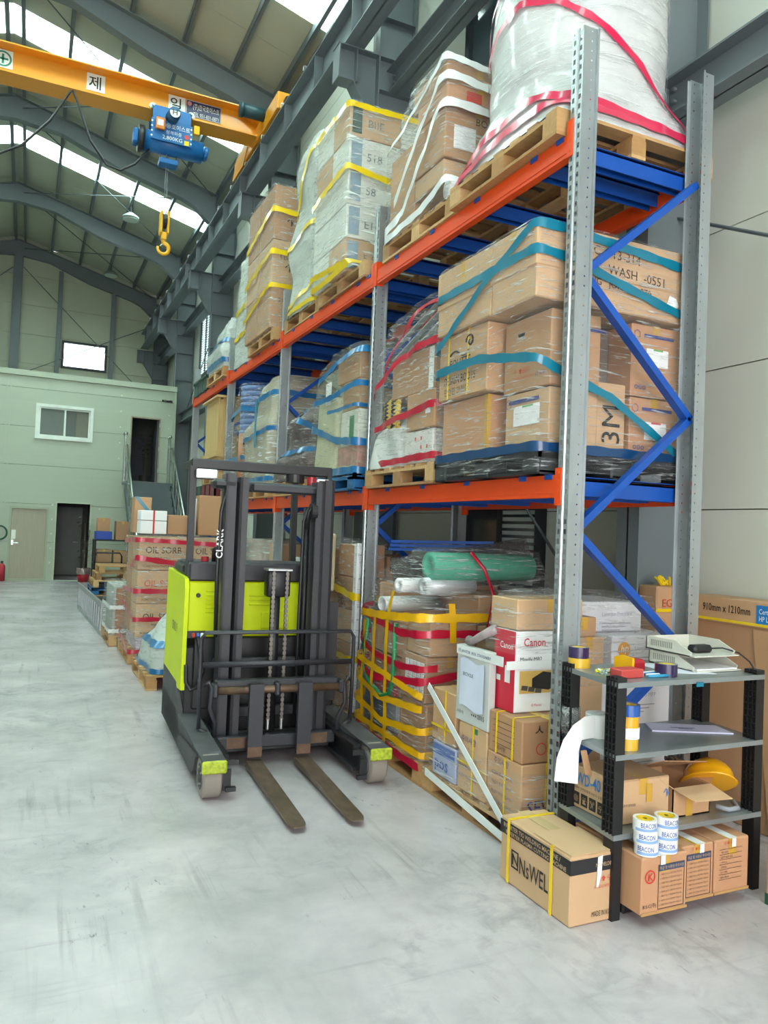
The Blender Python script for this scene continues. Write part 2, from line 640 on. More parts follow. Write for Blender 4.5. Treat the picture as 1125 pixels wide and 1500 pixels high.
wn = sroot('window_1', (-1, YG, 6.4))
f = MB()
frame_rect(f, 'y', YG - .06, GW[0], GW[1], GW[2], GW[3], .07, .12)
obj('window_frame', f, DARKFR, wn)
obj('pane', MB().box(GW[0] + .07, GW[1] - .07, YG + .02, YG + .03, GW[2] + .07, GW[3] - .07), SKYP, wn)
BLIND = mat('blind_slat', '#c3cccb', .5)
for i, (ya, yb, za, zb, blind) in enumerate(((16.3, 17.6, 5.45, 7.5, 1), (2.2, 3.9, 5.2, 7.6, 0), (20.2, 21.6, 5.45, 7.3, 1), (2.3, 3.6, .9, 1.95, 2), (11.6, 13.2, 5.45, 7.5, 1))):
    wn = sroot('window_%d' % (i + 2), (XW, ya, za))
    f = MB()
    frame_rect(f, 'x', XW - .07, ya, yb, za, zb, .08, .068)
    f.box(XW - .06, XW - .002, (ya + yb) / 2 - .03, (ya + yb) / 2 + .03, za, zb)
    obj('window_frame', f, DARKFR, wn)
    obj('pane', MB().box(XW - .02, XW - .006, ya + .08, yb - .08, za + .08, zb - .08), mat('dim_pane', '#3b464c', .1) if blind != 1 else SKYP, wn)
    if blind:
        zz = za + .1
        while zz < zb - .1:
            obj('blind_slat', MB().box(XW - .045, XW - .03, ya + .1, (ya + yb) / 2 - .04 if blind == 2 else yb - .1, zz, zz + .035), BLIND, wn)
            zz += .062

# ================================================================== the two-storey office at the far end
YO = 18.44
D1, D2, D3, WO = (-2.85, -1.94, 0, 1.88), (-1.78, -.92, 0, 2.04), (-.04, .74, 2.68, 4.43), (-2.36, -.98, 3.63, 4.53)
panel_wall('wall_office', 'y', YO, .1, -7.6, 1.1, 5.2, .98, PANEL_OFF, [D1, D2, D3, WO])
struct(obj('trim_1', MB().box(-7.6, 1.13, YO - .05, YO + .12, 5.2, 5.34), PANEL_OFF))
struct(obj('trim_2', MB().box(1.06, 1.13, YO - .02, YO + 2.2, 0, 5.34), PANEL_OFF))
struct(obj('trim_3', MB().box(-2.98, -2.94, YO - .012, YO, 0, 5.2).box(-3.06, -3.02, YO - .012, YO, 0, 5.2), PANEL_OFF))
struct(obj('office_roof', MB().box(-7.6, 1.08, YO + .1, YG - .02, 5.15, 5.3), PANEL_OFF))
INT = mat('office_interior', '#5b5f5c', .8)
struct(obj('office_partition', MB().box(-7.6, 1.05, YO + 2.2, YO + 2.25, 0, 5.14), INT))
struct(obj('office_floor', MB().box(-7.6, 1.05, YO + .1, YO + 2.2, 2.5, 2.62), INT))
for xa in (-.86, -1.9):
    struct(obj('office_partition', MB().box(xa, xa + .06, YO + .1, YO + 2.2, 0, 2.5), INT))
struct(obj('office_partition', MB().box(-.5, -.45, YO + .1, YO + 2.2, 2.62, 5.14), INT))
RIVET = mat('rivet_cap', '#c8d2b8', .4)
rv = sroot('rivet_row', (-.3, YO, 0))
for x, z in [(-.3 + .0, 4.95 - .42 * i) for i in range(5)] + [(-.72, 1.9 - .37 * i) for i in range(5)] + [(-1.86, 1.95 - .37 * i) for i in range(5)] + [(.95, 4.9 - .36 * i) for i in range(3)]:
    obj('rivet', MB().cyl((x, YO - .012, z), (x, YO, z), .022, 8), RIVET, rv)
# wooden door
dr = sroot('door_1', (-2.4, YO, 0))
WOODD = mat('door_wood', '#a39b88', .5, var=.08, vscale=5, stretch=(10, 1, .6))
obj('door_leaf', MB().rbox(D1[0] + .05, D1[1] - .05, YO + .01, YO + .05, .01, D1[3] - .05, .004), WOODD, dr)
f = MB()
frame_rect(f, 'y', YO - .03, D1[0], D1[1], 0, D1[3], .05, .14)
obj('door_frame', f, mat('door_frame_green', '#9fa890', .5), dr)
obj('door_handle', MB().tube([(D1[0] + .1, YO, .95), (D1[0] + .1, YO - .06, .95), (D1[0] + .24, YO - .06, .95)], .014).box(D1[0] + .075, D1[0] + .125, YO - .005, YO + .01, .9, 1.02), mat('handle_steel', '#c8ccc8', .3, .9), dr)
obj('door_card', MB().box(D1[0] + .07, D1[0] + .17, YO + .004, YO + .009, 1.05, 1.28), mat('card_white', '#e9ebe4', .6), dr)
# open doorway with an inner door
dr = sroot('door_2', (-1.35, YO, 0))
f = MB()
frame_rect(f, 'y', YO - .02, D2[0], D2[1], -.02, D2[3], .03, .14)
obj('door_frame', f, mat('door_frame_pale', '#b7bfa6', .5), dr)
obj('inner_door', MB().rbox(-1.7, -1.0, YO + 2.12, YO + 2.18, .02, 1.95, .005), mat('inner_door_grey', '#777b79', .5), dr)
obj('door_handle', MB().tube([(-1.1, YO + 2.12, .95), (-1.1, YO + 2.07, .95), (-1.22, YO + 2.07, .95)], .013), MATS['handle_steel'], dr)
# upper door, leaf folded inwards
dr = sroot('door_3', (.35, YO, 2.68))
f = MB()
frame_rect(f, 'y', YO - .02, D3[0], D3[1], D3[2] - .02, D3[3], .035, .14)
obj('door_frame', f, mat('door_frame_tan', '#9d8f7c', .5), dr)
obj('door_leaf', MB().box(D3[1] - .08, D3[1] - .04, YO + .1, YO + .85, 2.7, 4.38), mat('leaf_grey', '#4d5052', .5), dr)
obj('inner_door', MB().rbox(.12, .62, YO + 2.1, YO + 2.18, 2.64, 4.1, .005), mat('inner_door_blue', '#444c58', .5), dr)
for z in (2.95, 3.55, 4.2):
    obj('hinge', MB().cyl((D3[1] - .03, YO - .03, z), (D3[1] - .03, YO - .03, z + .1), .014, 8), MATS['handle_steel'], dr)
# sliding window
wn = sroot('window_7', (-1.7, YO, 3.63))
WHT = mat('white_vinyl', '#dfe5dc', .35)
f = MB()
frame_rect(f, 'y', YO - .05, WO[0], WO[1], WO[2], WO[3], .075, .15)
obj('window_frame', f, WHT, wn)
mid = (WO[0] + WO[1]) / 2
GL = mat('office_glass', '#8d9690', .08, var=.0, alpha=.35)
for a, b, d in ((WO[0] + .07, mid + .03, .0), (mid - .03, WO[1] - .07, .05)):
    f = MB()
    frame_rect(f, 'y', YO - .02 + d, a, b, WO[2] + .07, WO[3] - .07, .045, .03)
    s_ = obj('window_sash', f, WHT, wn)
    obj('pane', MB().box(a + .045, b - .045, YO - .01 + d, YO - .005 + d, WO[2] + .11, WO[3] - .11), GL, s_)
obj('blind', MB().box(WO[0] + .1, mid - .02, YO + .14, YO + .15, 3.72, 4.44), mat('blind_grey', '#8c918b', .6), wn)
cab = tag(obj('storage_cabinet', MB().rbox(-1.38, -1.02, YO + .3, YO + .6, 2.63, 4.42, .01), mat('cabinet_maple', '#a58a55', .5, var=.06, stretch=(8, 1, 1))), 'maple cabinet seen through the right pane of the office window', 'cabinet')
# security camera
cc = thing('security_camera', 'small dark bullet cameras under the office roof edge', 'camera', (.9, YO, 4.9))
BLK = mat('black_plastic', '#1b1c1e', .45)
obj('mount_plate', MB().box(.82, 1.02, YO - .02, YO, 4.9, 4.95), BLK, cc)
for x, dx in ((.84, -.1), (.98, -.05)):
    obj('camera_body', MB().cyl((x, YO - .04, 4.93), (x + dx, YO - .2, 4.90), .03, 12), BLK, cc)
# staircase up to the upper door
st = thing('staircase', 'grey steel staircase with stainless railings up to the office door', 'staircase', (.35, 16.5, 0))
STG = mat('stair_grey', '#5f6a6c', .5)
n = 13
ya, yb = YO - .75, 14.7
for i in range(n):
    z = 2.62 - i * 2.62 / n
    y1 = ya - (ya - yb) * i / n
    y0 = ya - (ya - yb) * (i + 1) / n
    if i:
        obj('tread', MB().box(-.12, .9, y0 - .02, y1 + .0, z - .03, z), STG, st)
    obj('riser', MB().box(-.12, .9, y0 - .02 if i else ya - .24, (y0 if i else ya - .22) + .0, z - 2.62 / n, z - .03), STG, st)
obj('landing', MB().box(-.2, 1.0, ya - .24, YO - .03, 2.58, 2.64), STG, st)
STN = mat('stainless', '#b9bfba', .25, .9)
for x in (-.18, .96):
    obj('stringer', MB().bar((x, ya + .0, 2.5), (x, yb - .1, .12), .05, .24), STG, st)
    rl = MB()
    pts = [(x, YO - .08, 3.62), (x, ya, 3.58), (x, yb - .1, .96)]
    rl.tube(pts, .024, 8)
    rl.tube([(p[0], p[1], p[2] - .35) for p in pts], .012, 6)
    ra = obj('railing', rl, STN, st)
    for i in range(8):
        t = i / 7
        yy = ya + (yb - ya) * t
        zz = 3.58 + (.96 - 3.58) * t
        obj('baluster', MB().tube([(x, yy, zz - 1.02), (x, yy, zz)], .013, 6), STN, ra)
    for yy in (YO - .1, YO - .34):
        p = MB().tube([(x, yy, 2.62), (x, yy, 3.88)], .022, 8)
        bm = bmesh.new()
        bmesh.ops.create_icosphere(bm, subdivisions=2, radius=.05, matrix=Matrix.Translation((x, yy, 3.92)))
        bm.verts.index_update()
        p.add([v.co for v in bm.verts], [[v.index for v in q.verts] for q in bm.faces])
        bm.free()
        obj('newel_post', p, STN, ra, 'angle')
ol = thing('office_fill_lamp', 'added fill lamp brightening the inside of the upstairs office', 'lamp', (-1.6, YO + 1.1, 5.06))  # lamp added to brighten the room behind the office window
obj('fill_lamp_body', MB().rbox(-1.9, -1.3, YO + 1.0, YO + 1.2, 5.06, 5.14, .01), WHT, ol)
obj('fill_lamp_tube', MB().box(-1.88, -1.32, YO + 1.03, YO + 1.17, 5.045, 5.06), mat('fill_lamp_glow', '#f6f3e6', .4, var=0, emit=14), ol)

# ================================================================== pallet rack
B_, DEP, TOP = 2.4654, .9016, 4.194
ZINC = mat('galvanised', '#a8aeb1', .33, .6, var=.12, vscale=9, stretch=(1, 1, .5))
ORG = mat('orange_beam', '#e04a12', .42, var=.05, vscale=3, spec=.4)
BLU = mat('blue_brace', '#0f4aa0', .4, var=.05, vscale=3)
HOLE = mat('slot_dark', '#15171a', .9, var=0)
rack = thing('pallet_rack', 'tall orange, blue and galvanised pallet rack along the right wall', 'rack', (0, 4.9, 0))


def grid_plate(mb, o, ex, L_, cols, zt, pitch, s0, s1):
    """perforated plate: o origin, ex in-plane direction, cols = [(a,b,hole?)], rows of slots up to zt"""
    o, ex = Vector(o), Vector(ex)
    for a, b, hole in cols:
        if not hole:
            mb.quad(o + ex * a, o + ex * b, o + ex * b + Vector((0, 0, zt)), o + ex * a + Vector((0, 0, zt)))
            continue
        z = 0.0
        while z < zt:
            z1, z2, z3 = min(z + s0, zt), min(z + s1, zt), min(z + pitch, zt)
            mb.quad(o + ex * a + Vector((0, 0, z)), o + ex * b + Vector((0, 0, z)), o + ex * b + Vector((0, 0, z1)), o + ex * a + Vector((0, 0, z1)))
            if z3 > z2:
                mb.quad(o + ex * a + Vector((0, 0, z2)), o + ex * b + Vector((0, 0, z2)), o + ex * b + Vector((0, 0, z3)), o + ex * a + Vector((0, 0, z3)))
            z += pitch


def upright_mesh(sx):
    """open omega section; front face at x=0, depth towards sx"""
    m = MB()
    wd, dp = .088, .078
    slot = [(0, .010, 0), (.010, .028, 1), (.028, .034, 0), (.054, .060, 0), (.060, .078, 1), (.078, .088, 0)]
    grid_plate(m, (0, 0, 0), (0, 1, 0), wd, slot, TOP, .05, .024, .05)
    # raised rib between the two slot columns
    m.quad((0, .034, 0), (-sx * .008, .038, 0), (-sx * .008, .038, TOP), (0, .034, TOP))
    m.quad((-sx * .008, .038, 0), (-sx * .008, .05, 0), (-sx * .008, .05, TOP), (-sx * .008, .038, TOP))
    m.quad((-sx * .008, .05, 0), (0, .054, 0), (0, .054, TOP), (-sx * .008, .05, TOP))
    hole = [(0, .050, 0), (.050, .057, 1), (.057, dp, 0)]
    for yy in (0, wd):
        grid_plate(m, (0, yy, 0), (sx, 0, 0), dp, hole, TOP, .05, .021, .029)
        dy = -.014 if yy == 0 else .014
        m.quad((sx * dp, yy, 0), (sx * dp, yy + dy, 0), (sx * dp, yy + dy, TOP), (sx * dp, yy, TOP))
        m.quad((sx * dp, yy + dy, 0), (sx * (dp + .012), yy + dy, 0), (sx * (dp + .012), yy + dy, TOP), (sx * dp, yy + dy, TOP))
    m.box(-.03 if sx > 0 else -.11, .11 if sx > 0 else .03, -.03, .118, 0, .006)
    return m.mesh('upright')


umf, umr = upright_mesh(1), upright_mesh(-1)
NODES = [(.16, 0), (.47, 1), (1.05, 1), (1.645, 0), (2.28, 1), (2.95, 0), (3.57, 1)]
for k in range(5):
    y = k * B_
    for me, x in ((umf, 0), (umr, DEP)):
        o = obj('upright', me, ZINC, rack)
        o.matrix_parent_inverse = PINV[rack.name] @ Matrix.Translation((x, y, 0))
    if k < 4 or 1:
        seq = [(.16, 0), (.35, 1), (1.02, 1), (1.645, 0), (2.28, 1), (2.95, 0), (3.575, 1)]
        prev = None
        for z, s in [(.45, 0), (1.03, 1), (1.645, 0), (2.28, 1), (2.955, 0), (3.575, 1)]:
            p = (.075 if s == 0 else DEP - .075, y + .044, z)
            if prev:
                b = MB()
                b.bar(prev, p, .038, .05, (0, 1, 0))
                obj('brace', b, BLU, rack)
            prev = p
        b = MB().bar((.07, y + .044, .16), (DEP - .07, y + .044, .16), .038, .05, (0, 1, 0))
        obj('brace', b, BLU, rack)
LV = {1: (1.81, 1.925, 1.866), 2: (3.56, 3.675, 3.646)}
SUPY = [.16, .385, .97, 1.55, 2.11]
for k in range(4):
    ya, yb = k * B_ + .09, (k + 1) * B_
    for lv, (z0, z1, zc) in LV.items():
        for s, x in ((1, 0), (-1, DEP)):
            m = MB()
            X = lambda q: x + s * q
            xa, xb = sorted((X(-.002), X(.046)))
            # step beam profile: body plus upper ledge
            m.box(xa, xb, ya + .004, yb - .004, z0, z1 - .03)
            xa2, xb2 = sorted((X(-.002), X(.026)))
            m.box(xa2, xb2, ya + .004, yb - .004, z1 - .03, z1)
            xa3, xb3 = sorted((X(-.006), X(.0)))
            m.box(xa3, xb3, ya + .004, yb - .004, z0 + .02, z0 + .05)
            be = obj('beam', m, ORG, rack)
            for yy, d in ((ya, 1), (yb, -1)):
                c = MB()
                a_, b_ = sorted((X(-.008), X(.05)))
                c.box(a_, b_, *sorted((yy, yy + d * .006)), zc - .098, zc + .092)
                a_, b_ = sorted((X(-.012), X(-.004)))
                c.box(a_, b_, *sorted((yy + d * .006, yy - d * .042)), zc - .098, zc + .092)
                for zz in (-.07, -.02, .03, .07):
                    c.cyl((X(-.014), yy - d * .02, zc + zz), (X(-.01), yy - d * .02, zc + zz), .006, 6)
                obj('beam_connector', c, ORG, be)
        for sy in SUPY:
            m = MB()
            yy = k * B_ + sy
            zt = z1 - .012
            m.box(.03, DEP - .03, yy - .035, yy + .035, zt - .008, zt)
            m.box(.03, DEP - .03, yy - .035, yy - .028, zt - .085, zt)
            m.box(.03, DEP - .03, yy + .028, yy + .035, zt - .085, zt)
            m.box(-.008, DEP + .008, yy - .03, yy + .03, z1 + .0005, z1 + .004)
            m.box(-.0085, -.0025, yy - .03, yy + .03, z1 - .022, z1 + .004)
            obj('pallet_support', m, BLU, rack)

# ================================================================== pallets, cartons, wrapped loads
WOOD = [mat('pallet_wood_%d' % i, c, .75, var=.14, vscale=7, stretch=(1, 6, 6), bump=.2) for i, c in enumerate(('#b58d5c', '#a97f50', '#c19c6d', '#9c7750'))]
BLKP = mat('black_pallet_plastic', '#22262b', .45, var=.05)
BLUP = mat('blue_pallet_plastic', '#1d5f94', .45, var=.05)
KRAFT = [mat('kraft_%d' % i, c, .72, var=.05, vscale=3, bump=.06, bscale=40) for i, c in enumerate(('#b9926d', '#b08864', '#c09d79', '#a9805f', '#b98a67'))]
TAPEB = mat('brown_tape', '#c2983f', .3, var=.05, coat=.3)
FILM = film('stretch_film')
FILM_D = film('stretch_film_dense', '#eef1ec', .25, .9, (3.5, 3.5, 15))
FILM_C = film('stretch_film_clear', '#f2f6f6', .07, .72, (6, 6, 44))
TAPE = {k: mat('tape_' + k, c, .28, var=.06, vscale=12, coat=.35) for k, c in dict(red='#b51232', pink='#c91a4a', blue='#0b649a', teal='#06708a', yellow='#e8c512', amber='#e5ad12', white='#dfe3e2', navy='#0a3a66').items()}
INK = mat('print_black', '#23211f', .7, var=0)
INKB = mat('print_navy', '#3b4380', .7, var=0)
INKR = mat('print_red', '#c23a2c', .7, var=0)
PAPER = mat('paper_white', '#e8e9ea', .7, var=.02)


def _p(b, n):
    return b.mesh(n)


PM = {'board_t': _p(MB().box(0, 1.1, 0, .095, .122, .14), 'board'), 'board_s': _p(MB().box(0, .09, 0, 1.1, .102, .122), 'board'),
      'block': _p(MB().box(0, .1, 0, .12, .018, .102), 'block'), 'board_b': _p(MB().box(0, .1, 0, 1.1, 0, .018), 'board')}


def wood_pallet(x, y, z, label, wi=0, group='wooden pallets', cut=1.0):
    t = thing('wooden_pallet', label, 'pallet', (x, y, z), group)

    def put(n, k, dx, dy, m):
        me = PM[k] if PM[k].materials and PM[k].materials[0] == m else None
        key = (k, m.name)
        if key not in PM:
            PM[key] = PM[k].copy()
            PM[key].materials.append(m)
        o = bpy.data.objects.new(n, PM[key])
        COL.objects.link(o)
        o.parent = t
        o.location = (dx, dy, 0)
    for i in range(7):
        put('board', 'board_t', 0, i * (1.1 - .095) / 6, WOOD[(wi + i * 3) % 4])
    for i in range(3):
        put('board', 'board_s', i * .505, 0, WOOD[(wi + i) % 4])
        put('board', 'board_b', i * .5, 0, WOOD[(wi + i + 1) % 4])
        for j in range(3):
            put('block', 'block', i * .5, j * .49, WOOD[(wi + i + j) % 4])
    return t


def plastic_pallet(x, y, z, label, m):
    t = thing('plastic_pallet', label, 'pallet', (x, y, z), 'plastic pallets')
    for i in range(9):
        obj('deck_slat', MB().box(x, x + 1.1, y + i * .1225, y + i * .1225 + .1, z + .118, z + .14), m, t)
    obj('deck_rim', MB().box(x, x + .03, y, y + 1.1, z + .085, z + .139).box(x + 1.07, x + 1.1, y, y + 1.1, z + .085, z + .139).box(x, x + 1.1, y, y + .03, z + .085, z + .139).box(x, x + 1.1, y + 1.07, y + 1.1, z + .085, z + .139), m, t)
    for i in range(3):
        for j in range(3):
            obj('foot', MB().rbox(x + i * .48, x + i * .48 + .14, y + j * .48, y + j * .48 + .14, z, z + .117, .01), m, t)
        obj('skid', MB().box(x + i * .48 + .01, x + i * .48 + .13, y, y + 1.1, z, z + .02), m, t)
    return t


class Shell:
    """soft skin around a load: rings (z, x0, x1, y0, y1, corner radius); u runs front(0-1, far to near), near side(1-2), back, far side"""

    def __init__(s, rings, amp=.012, freq=7, seed=0, wob=0.0):
        s.r, s.amp, s.freq, s.sd, s.wob = rings, amp, freq, seed * 13.7, wob

    def rect(s, z):
        r = s.r
        if z <= r[0][0]:
            return r[0][1:]
        for a, b in zip(r, r[1:]):
            if z <= b[0]:
                t = (z - a[0]) / max(1e-6, b[0] - a[0])
                t = t * t * (3 - 2 * t)
                return tuple(p + (q - p) * t for p, q in zip(a[1:], b[1:]))
        return r[-1][1:]

    def at(s, u, z, off=0.0):
        x0, x1, y0, y1, r = s.rect(z)
        u %= 4
        k, t = int(u), u - int(u)
        p = [(x0, y1 + (y0 - y1) * t), (x0 + (x1 - x0) * t, y0), (x1, y0 + (y1 - y0) * t), (x1 + (x0 - x1) * t, y1)][k]
        rr = min(r, (x1 - x0) / 2 - .002, (y1 - y0) / 2 - .002)
        cx, cy = min(max(p[0], x0 + rr), x1 - rr), min(max(p[1], y0 + rr), y1 - rr)
        d = Vector((p[0] - cx, p[1] - cy))
        d = d.normalized() if d.length > 1e-6 else Vector([(-1, 0), (0, -1), (1, 0), (0, 1)][k])
        q = Vector((cx + d.x * rr, cy + d.y * rr, z))
        n = noise.noise(Vector((q.x * s.freq + s.sd, q.y * s.freq, z * s.freq * .8)))
        n2 = noise.noise(Vector((q.x * 2.1 + s.sd, q.y * 2.1 + 5, z * 2.1)))
        off += s.amp * n + s.wob * n2
        return Vector((q.x + d.x * off, q.y + d.y * off, z))

    def mesh(s, step=.05, usteps=15, top=True, off=0.0, dome=.02):
        m = MB()
        z0, z1 = s.r[0][0], s.r[-1][0]
        nz = max(2, int((z1 - z0) / step))
        nu = usteps * 4
        vs = [s.at(4 * j / nu, z0 + (z1 - z0) * i / nz, off) for i in range(nz + 1) for j in range(nu)]
        fs = [(i * nu + j, i * nu + (j + 1) % nu, (i + 1) * nu + (j + 1) % nu, (i + 1) * nu + j) for i in range(nz) for j in range(nu)]
        if top:
            c = sum(vs[-nu:], Vector()) / nu
            k = len(vs)
            rings = [vs[-nu:]]
            for q, t in enumerate((.35, .7)):
                vs += [v.lerp(c, t) + Vector((0, 0, dome * t + .6 * s.amp * noise.noise(v * 9 + Vector((q, 0, s.sd))))) for v in rings[0]]
            vs.append(c + Vector((0, 0, dome)))
            b = nz * nu
            for q in range(2):
                fs += [(b + q * nu + j, b + q * nu + (j + 1) % nu, b + (q + 1) * nu + (j + 1) % nu, b + (q + 1) * nu + j) for j in range(nu)]
            fs += [(b + 2 * nu + j, b + 2 * nu + (j + 1) % nu, len(vs) - 1) for j in range(nu)]
        return m.add(vs, fs)

    def band(s, path, wd, off=.006):
        """adhesive tape following the skin through (u, z) points"""
        m = MB()
        pts = []
        for (u0, z0), (u1, z1) in zip(path, path[1:]):
            n = max(3, int(abs(u1 - u0) * 26))
            pts += [(u0 + (u1 - u0) * i / n, z0 + (z1 - z0) * i / n) for i in range(n)]
        pts.append(path[-1])
        vs = []
        for i, (u, z) in enumerate(pts):
            tw = wd * (.5 + .06 * math.sin(i * 1.3))
            vs += [s.at(u, z - tw, off), s.at(u, z + tw, off)]
        return m.add(vs, [(2 * i, 2 * i + 2, 2 * i + 3, 2 * i + 1) for i in range(len(pts) - 1)])


def carton(par, x0, x1, y0, y1, z0, z1, k=0, tape=True, name='carton', m=None, r=.006):
    """closed box; tape runs along the lid in y and down the two end faces"""
    o = obj(name, MB().rbox(x0 + .002, x1 - .002, y0 + .002, y1 - .002, z0 + .001, z1 - .001, r), m or KRAFT[k % 5], par)
    if tape:
        xm = (x0 + x1) / 2
        t = MB().box(xm - .024, xm + .024, y0 + .0005, y1 - .0005, z1 - .0015, z1 + .0002)
        for yy in (y0 + .0012, y1 - .0012):
            t.box(xm - .024, xm + .024, min(yy, yy), yy + .0006, z1 - .07, z1)
        obj('packing_tape', t, TAPEB, o)
    return o


def wrap(par, rings, fm=None, bands=(), amp=.012, seed=0, freq=7, wob=0, step=.05, inner=None, top=True, dome=.02, r_off=0):
    """film skin and its tape bands as parts of a load"""
    sh = Shell(rings, amp, freq, seed, wob)
    if inner:
        obj('bagged_goods', sh.mesh(step, off=-.012, top=top, dome=dome - .01), inner, par, True)
    f_ = obj('wrap_film', sh.mesh(step, top=top, dome=dome), fm or FILM, par, True)
    for col, wd, path in bands:
        obj('tape_band', sh.band(path, wd), TAPE[col], par, True, label=col + ' packing tape around the load')
    return sh


def rect(z, x0, x1, y0, y1, r=.04):
    return (z, x0, x1, y0, y1, r)


Z1, Z2 = 1.9295, 3.6795         # shelf levels on top of the support bars
YL = Vector((0, -1, 0))          # reading direction on faces towards the aisle
XR, ZU = Vector((1, 0, 0)), Vector((0, 0, 1))

# ------------------------------------------------ top level
wood_pallet(-.06, .12, Z2, 'wooden pallet under the big white sack on the top shelf', 0)
t = thing('bulk_sack', 'huge white bulk sack wrapped in film with crimson tape, top shelf', 'sack', (.49, .67, Z2 + .14))
SACK = mat('white_woven_sack', '#cccdcd', .35, var=.05, vscale=4, bump=.25, bscale=14, coat=.5)
rg = [rect(Z2 + .141, -.06, 1.04, .12, 1.22, .03), rect(3.93, -.03, 1.01, .15, 1.2, .2), rect(4.15, .0, .98, .17, 1.18, .42), rect(4.6, -.03, 1.0, .15, 1.2, .5), rect(5.25, .02, .96, .2, 1.15, .46)]
wrap(t, rg, film('film_on_sack', '#f4f7f8', .03, .8, (3, 3, 30)), [('pink', .055, [(-.2, 3.83), (.1, 3.84), (.5, 3.93), (.97, 3.9), (1.5, 3.90), (2.05, 3.86)]), ('pink', .05, [(-.1, 3.85), (.35, 3.98), (.7, 4.02), (.97, 3.95), (1.5, 3.92), (2, 3.87)]),
     ('pink', .045, [(-.3, 4.0), (.15, 4.4), (.4, 4.58), (.62, 4.62), (.9, 4.56), (1.2, 4.44), (1.55, 4.22), (1.9, 3.92), (2.02, 3.86)]), ('pink', .05, [(-.4, 4.3), (.1, 4.62), (.4, 4.82), (1.0, 5.0), (2, 4.75)])], .014, 1, 6, .01, inner=SACK)

wood_pallet(-.02, 1.235, Z2, 'wooden pallet under white-taped cartons on the top shelf', 1)
t = thing('wrapped_load', 'cartons wrapped in film with broad white tape, top shelf', 'load', (.45, 1.9, Z2 + .14), 'film-wrapped pallet loads')
for a, b, c, d, e, f, k in ((-.02, .5, 1.4, 1.85, 4.13, 4.47, 1), (-.03, .5, 1.37, 1.8, 4.47, 4.62, 4), (-.02, .5, 1.4, 1.9, 4.625, 4.79, 3), (.0, .5, 1.86, 2.28, 3.83, 4.45, 0), (.52, 1.0, 1.4, 2.2, 3.83, 4.6, 2), (-.01, .5, 1.42, 1.84, 3.98, 4.125, 2)):
    carton(t, a, b, c, d, e, f, k)
obj('foam_roll', MB().tube([(.0, 1.37, 3.9), (.25, 1.35, 3.9), (.5, 1.36, 3.9)], [.07, .085, .07], 14), mat('white_foam', '#e4e4e2', .6), t, True)
decal('paper_label', t, PAPER, (.05, 1.3985, 4.2), XR, ZU, .17, .16)
decal('red_label', t, INKR, (.12, 1.3685, 4.5), XR, ZU, .12, .09)
text('BOX', t, INK, (.22, 1.3985, 4.39), XR, ZU, .05, name='lettering')
wrap(t, [rect(3.80, -.03, 1.05, 1.25, 2.3), rect(4.0, -.04, 1.03, 1.34, 2.3), rect(4.45, -.05, 1.01, 1.345, 2.29), rect(4.63, -.045, .8, 1.35, 2.1), rect(4.82, -.035, .6, 1.385, 1.93)], FILM_C, [('white', .05, [(0, 4.5), (.9, 4.81), (1.1, 4.8), (2, 4.76)]), ('white', .06, [(.2, 4.05), (.85, 4.66), (1.1, 4.66), (2, 4.58)]), ('white', .06, [(-.2, 3.84), (.35, 3.95), (.92, 4.47), (1.2, 4.47), (2, 4.4)]), ('white', .05, [(0, 3.83), (.6, 3.86), (1, 3.95), (2, 3.9)])], .012, 2)

wood_pallet(-.03, 2.67, Z2, 'wooden pallet under tall yellow-taped load on the top shelf', 2)
t = thing('wrapped_load', 'tall film-wrapped load of white printed cartons with yellow tape', 'load', (.45, 3.4, Z2 + .14), 'film-wrapped pallet loads')
WCART = mat('white_printed_carton', '#d9dbd2', .6, var=.05)
GCART = mat('dark_green_print', '#24473f', .6)
for i in range(5):
    for j, (ya, yb) in enumerate(((3.02, 3.42), (3.42, 3.84))):
        for q, (xa, xb) in enumerate(((-.07, .42), (.42, .9))):
            z = 3.822 + i * .295
            c = carton(t, xa, xb, ya, yb, z, z + .29, i, False, m=WCART if (i + j + q) % 4 else KRAFT[2])
            if j == 0 and q == 0:
                decal('print_stripe', c, GCART if i == 4 else mat('print_blue_grey', '#7f97a8', .6), (xa + .02, ya - .001, z + .03), XR, ZU, .1 if i < 4 else .09, .24)
                text(('5 8', 'E1G', '58', '518', 'BIIE')[i], c, mat('print_grey', '#6d7779', .7, var=0), (xa + .17, ya - .001, z + .1), XR, ZU, .07)
wrap(t, [rect(3.80, -.08, .95, 2.8, 3.86), rect(3.95, -.1, .94, 2.97, 3.87), rect(5.3, -.1, .93, 2.99, 3.86)], film('film_tall', '#eef3ef', .12, .85, (4, 4, 20)), [('yellow', .05, [(-.3, 3.86), (.4, 3.83), (1, 3.86), (2.1, 3.86)]), ('yellow', .05, [(0, 3.95), (1, 3.87), (1.5, 3.85)]), ('yellow', .055, [(0, 4.62), (.5, 4.68), (1, 4.72), (1.4, 4.65), (2, 4.58)]), ('yellow', .05, [(0, 5.26), (2, 5.26)])], .012, 3)

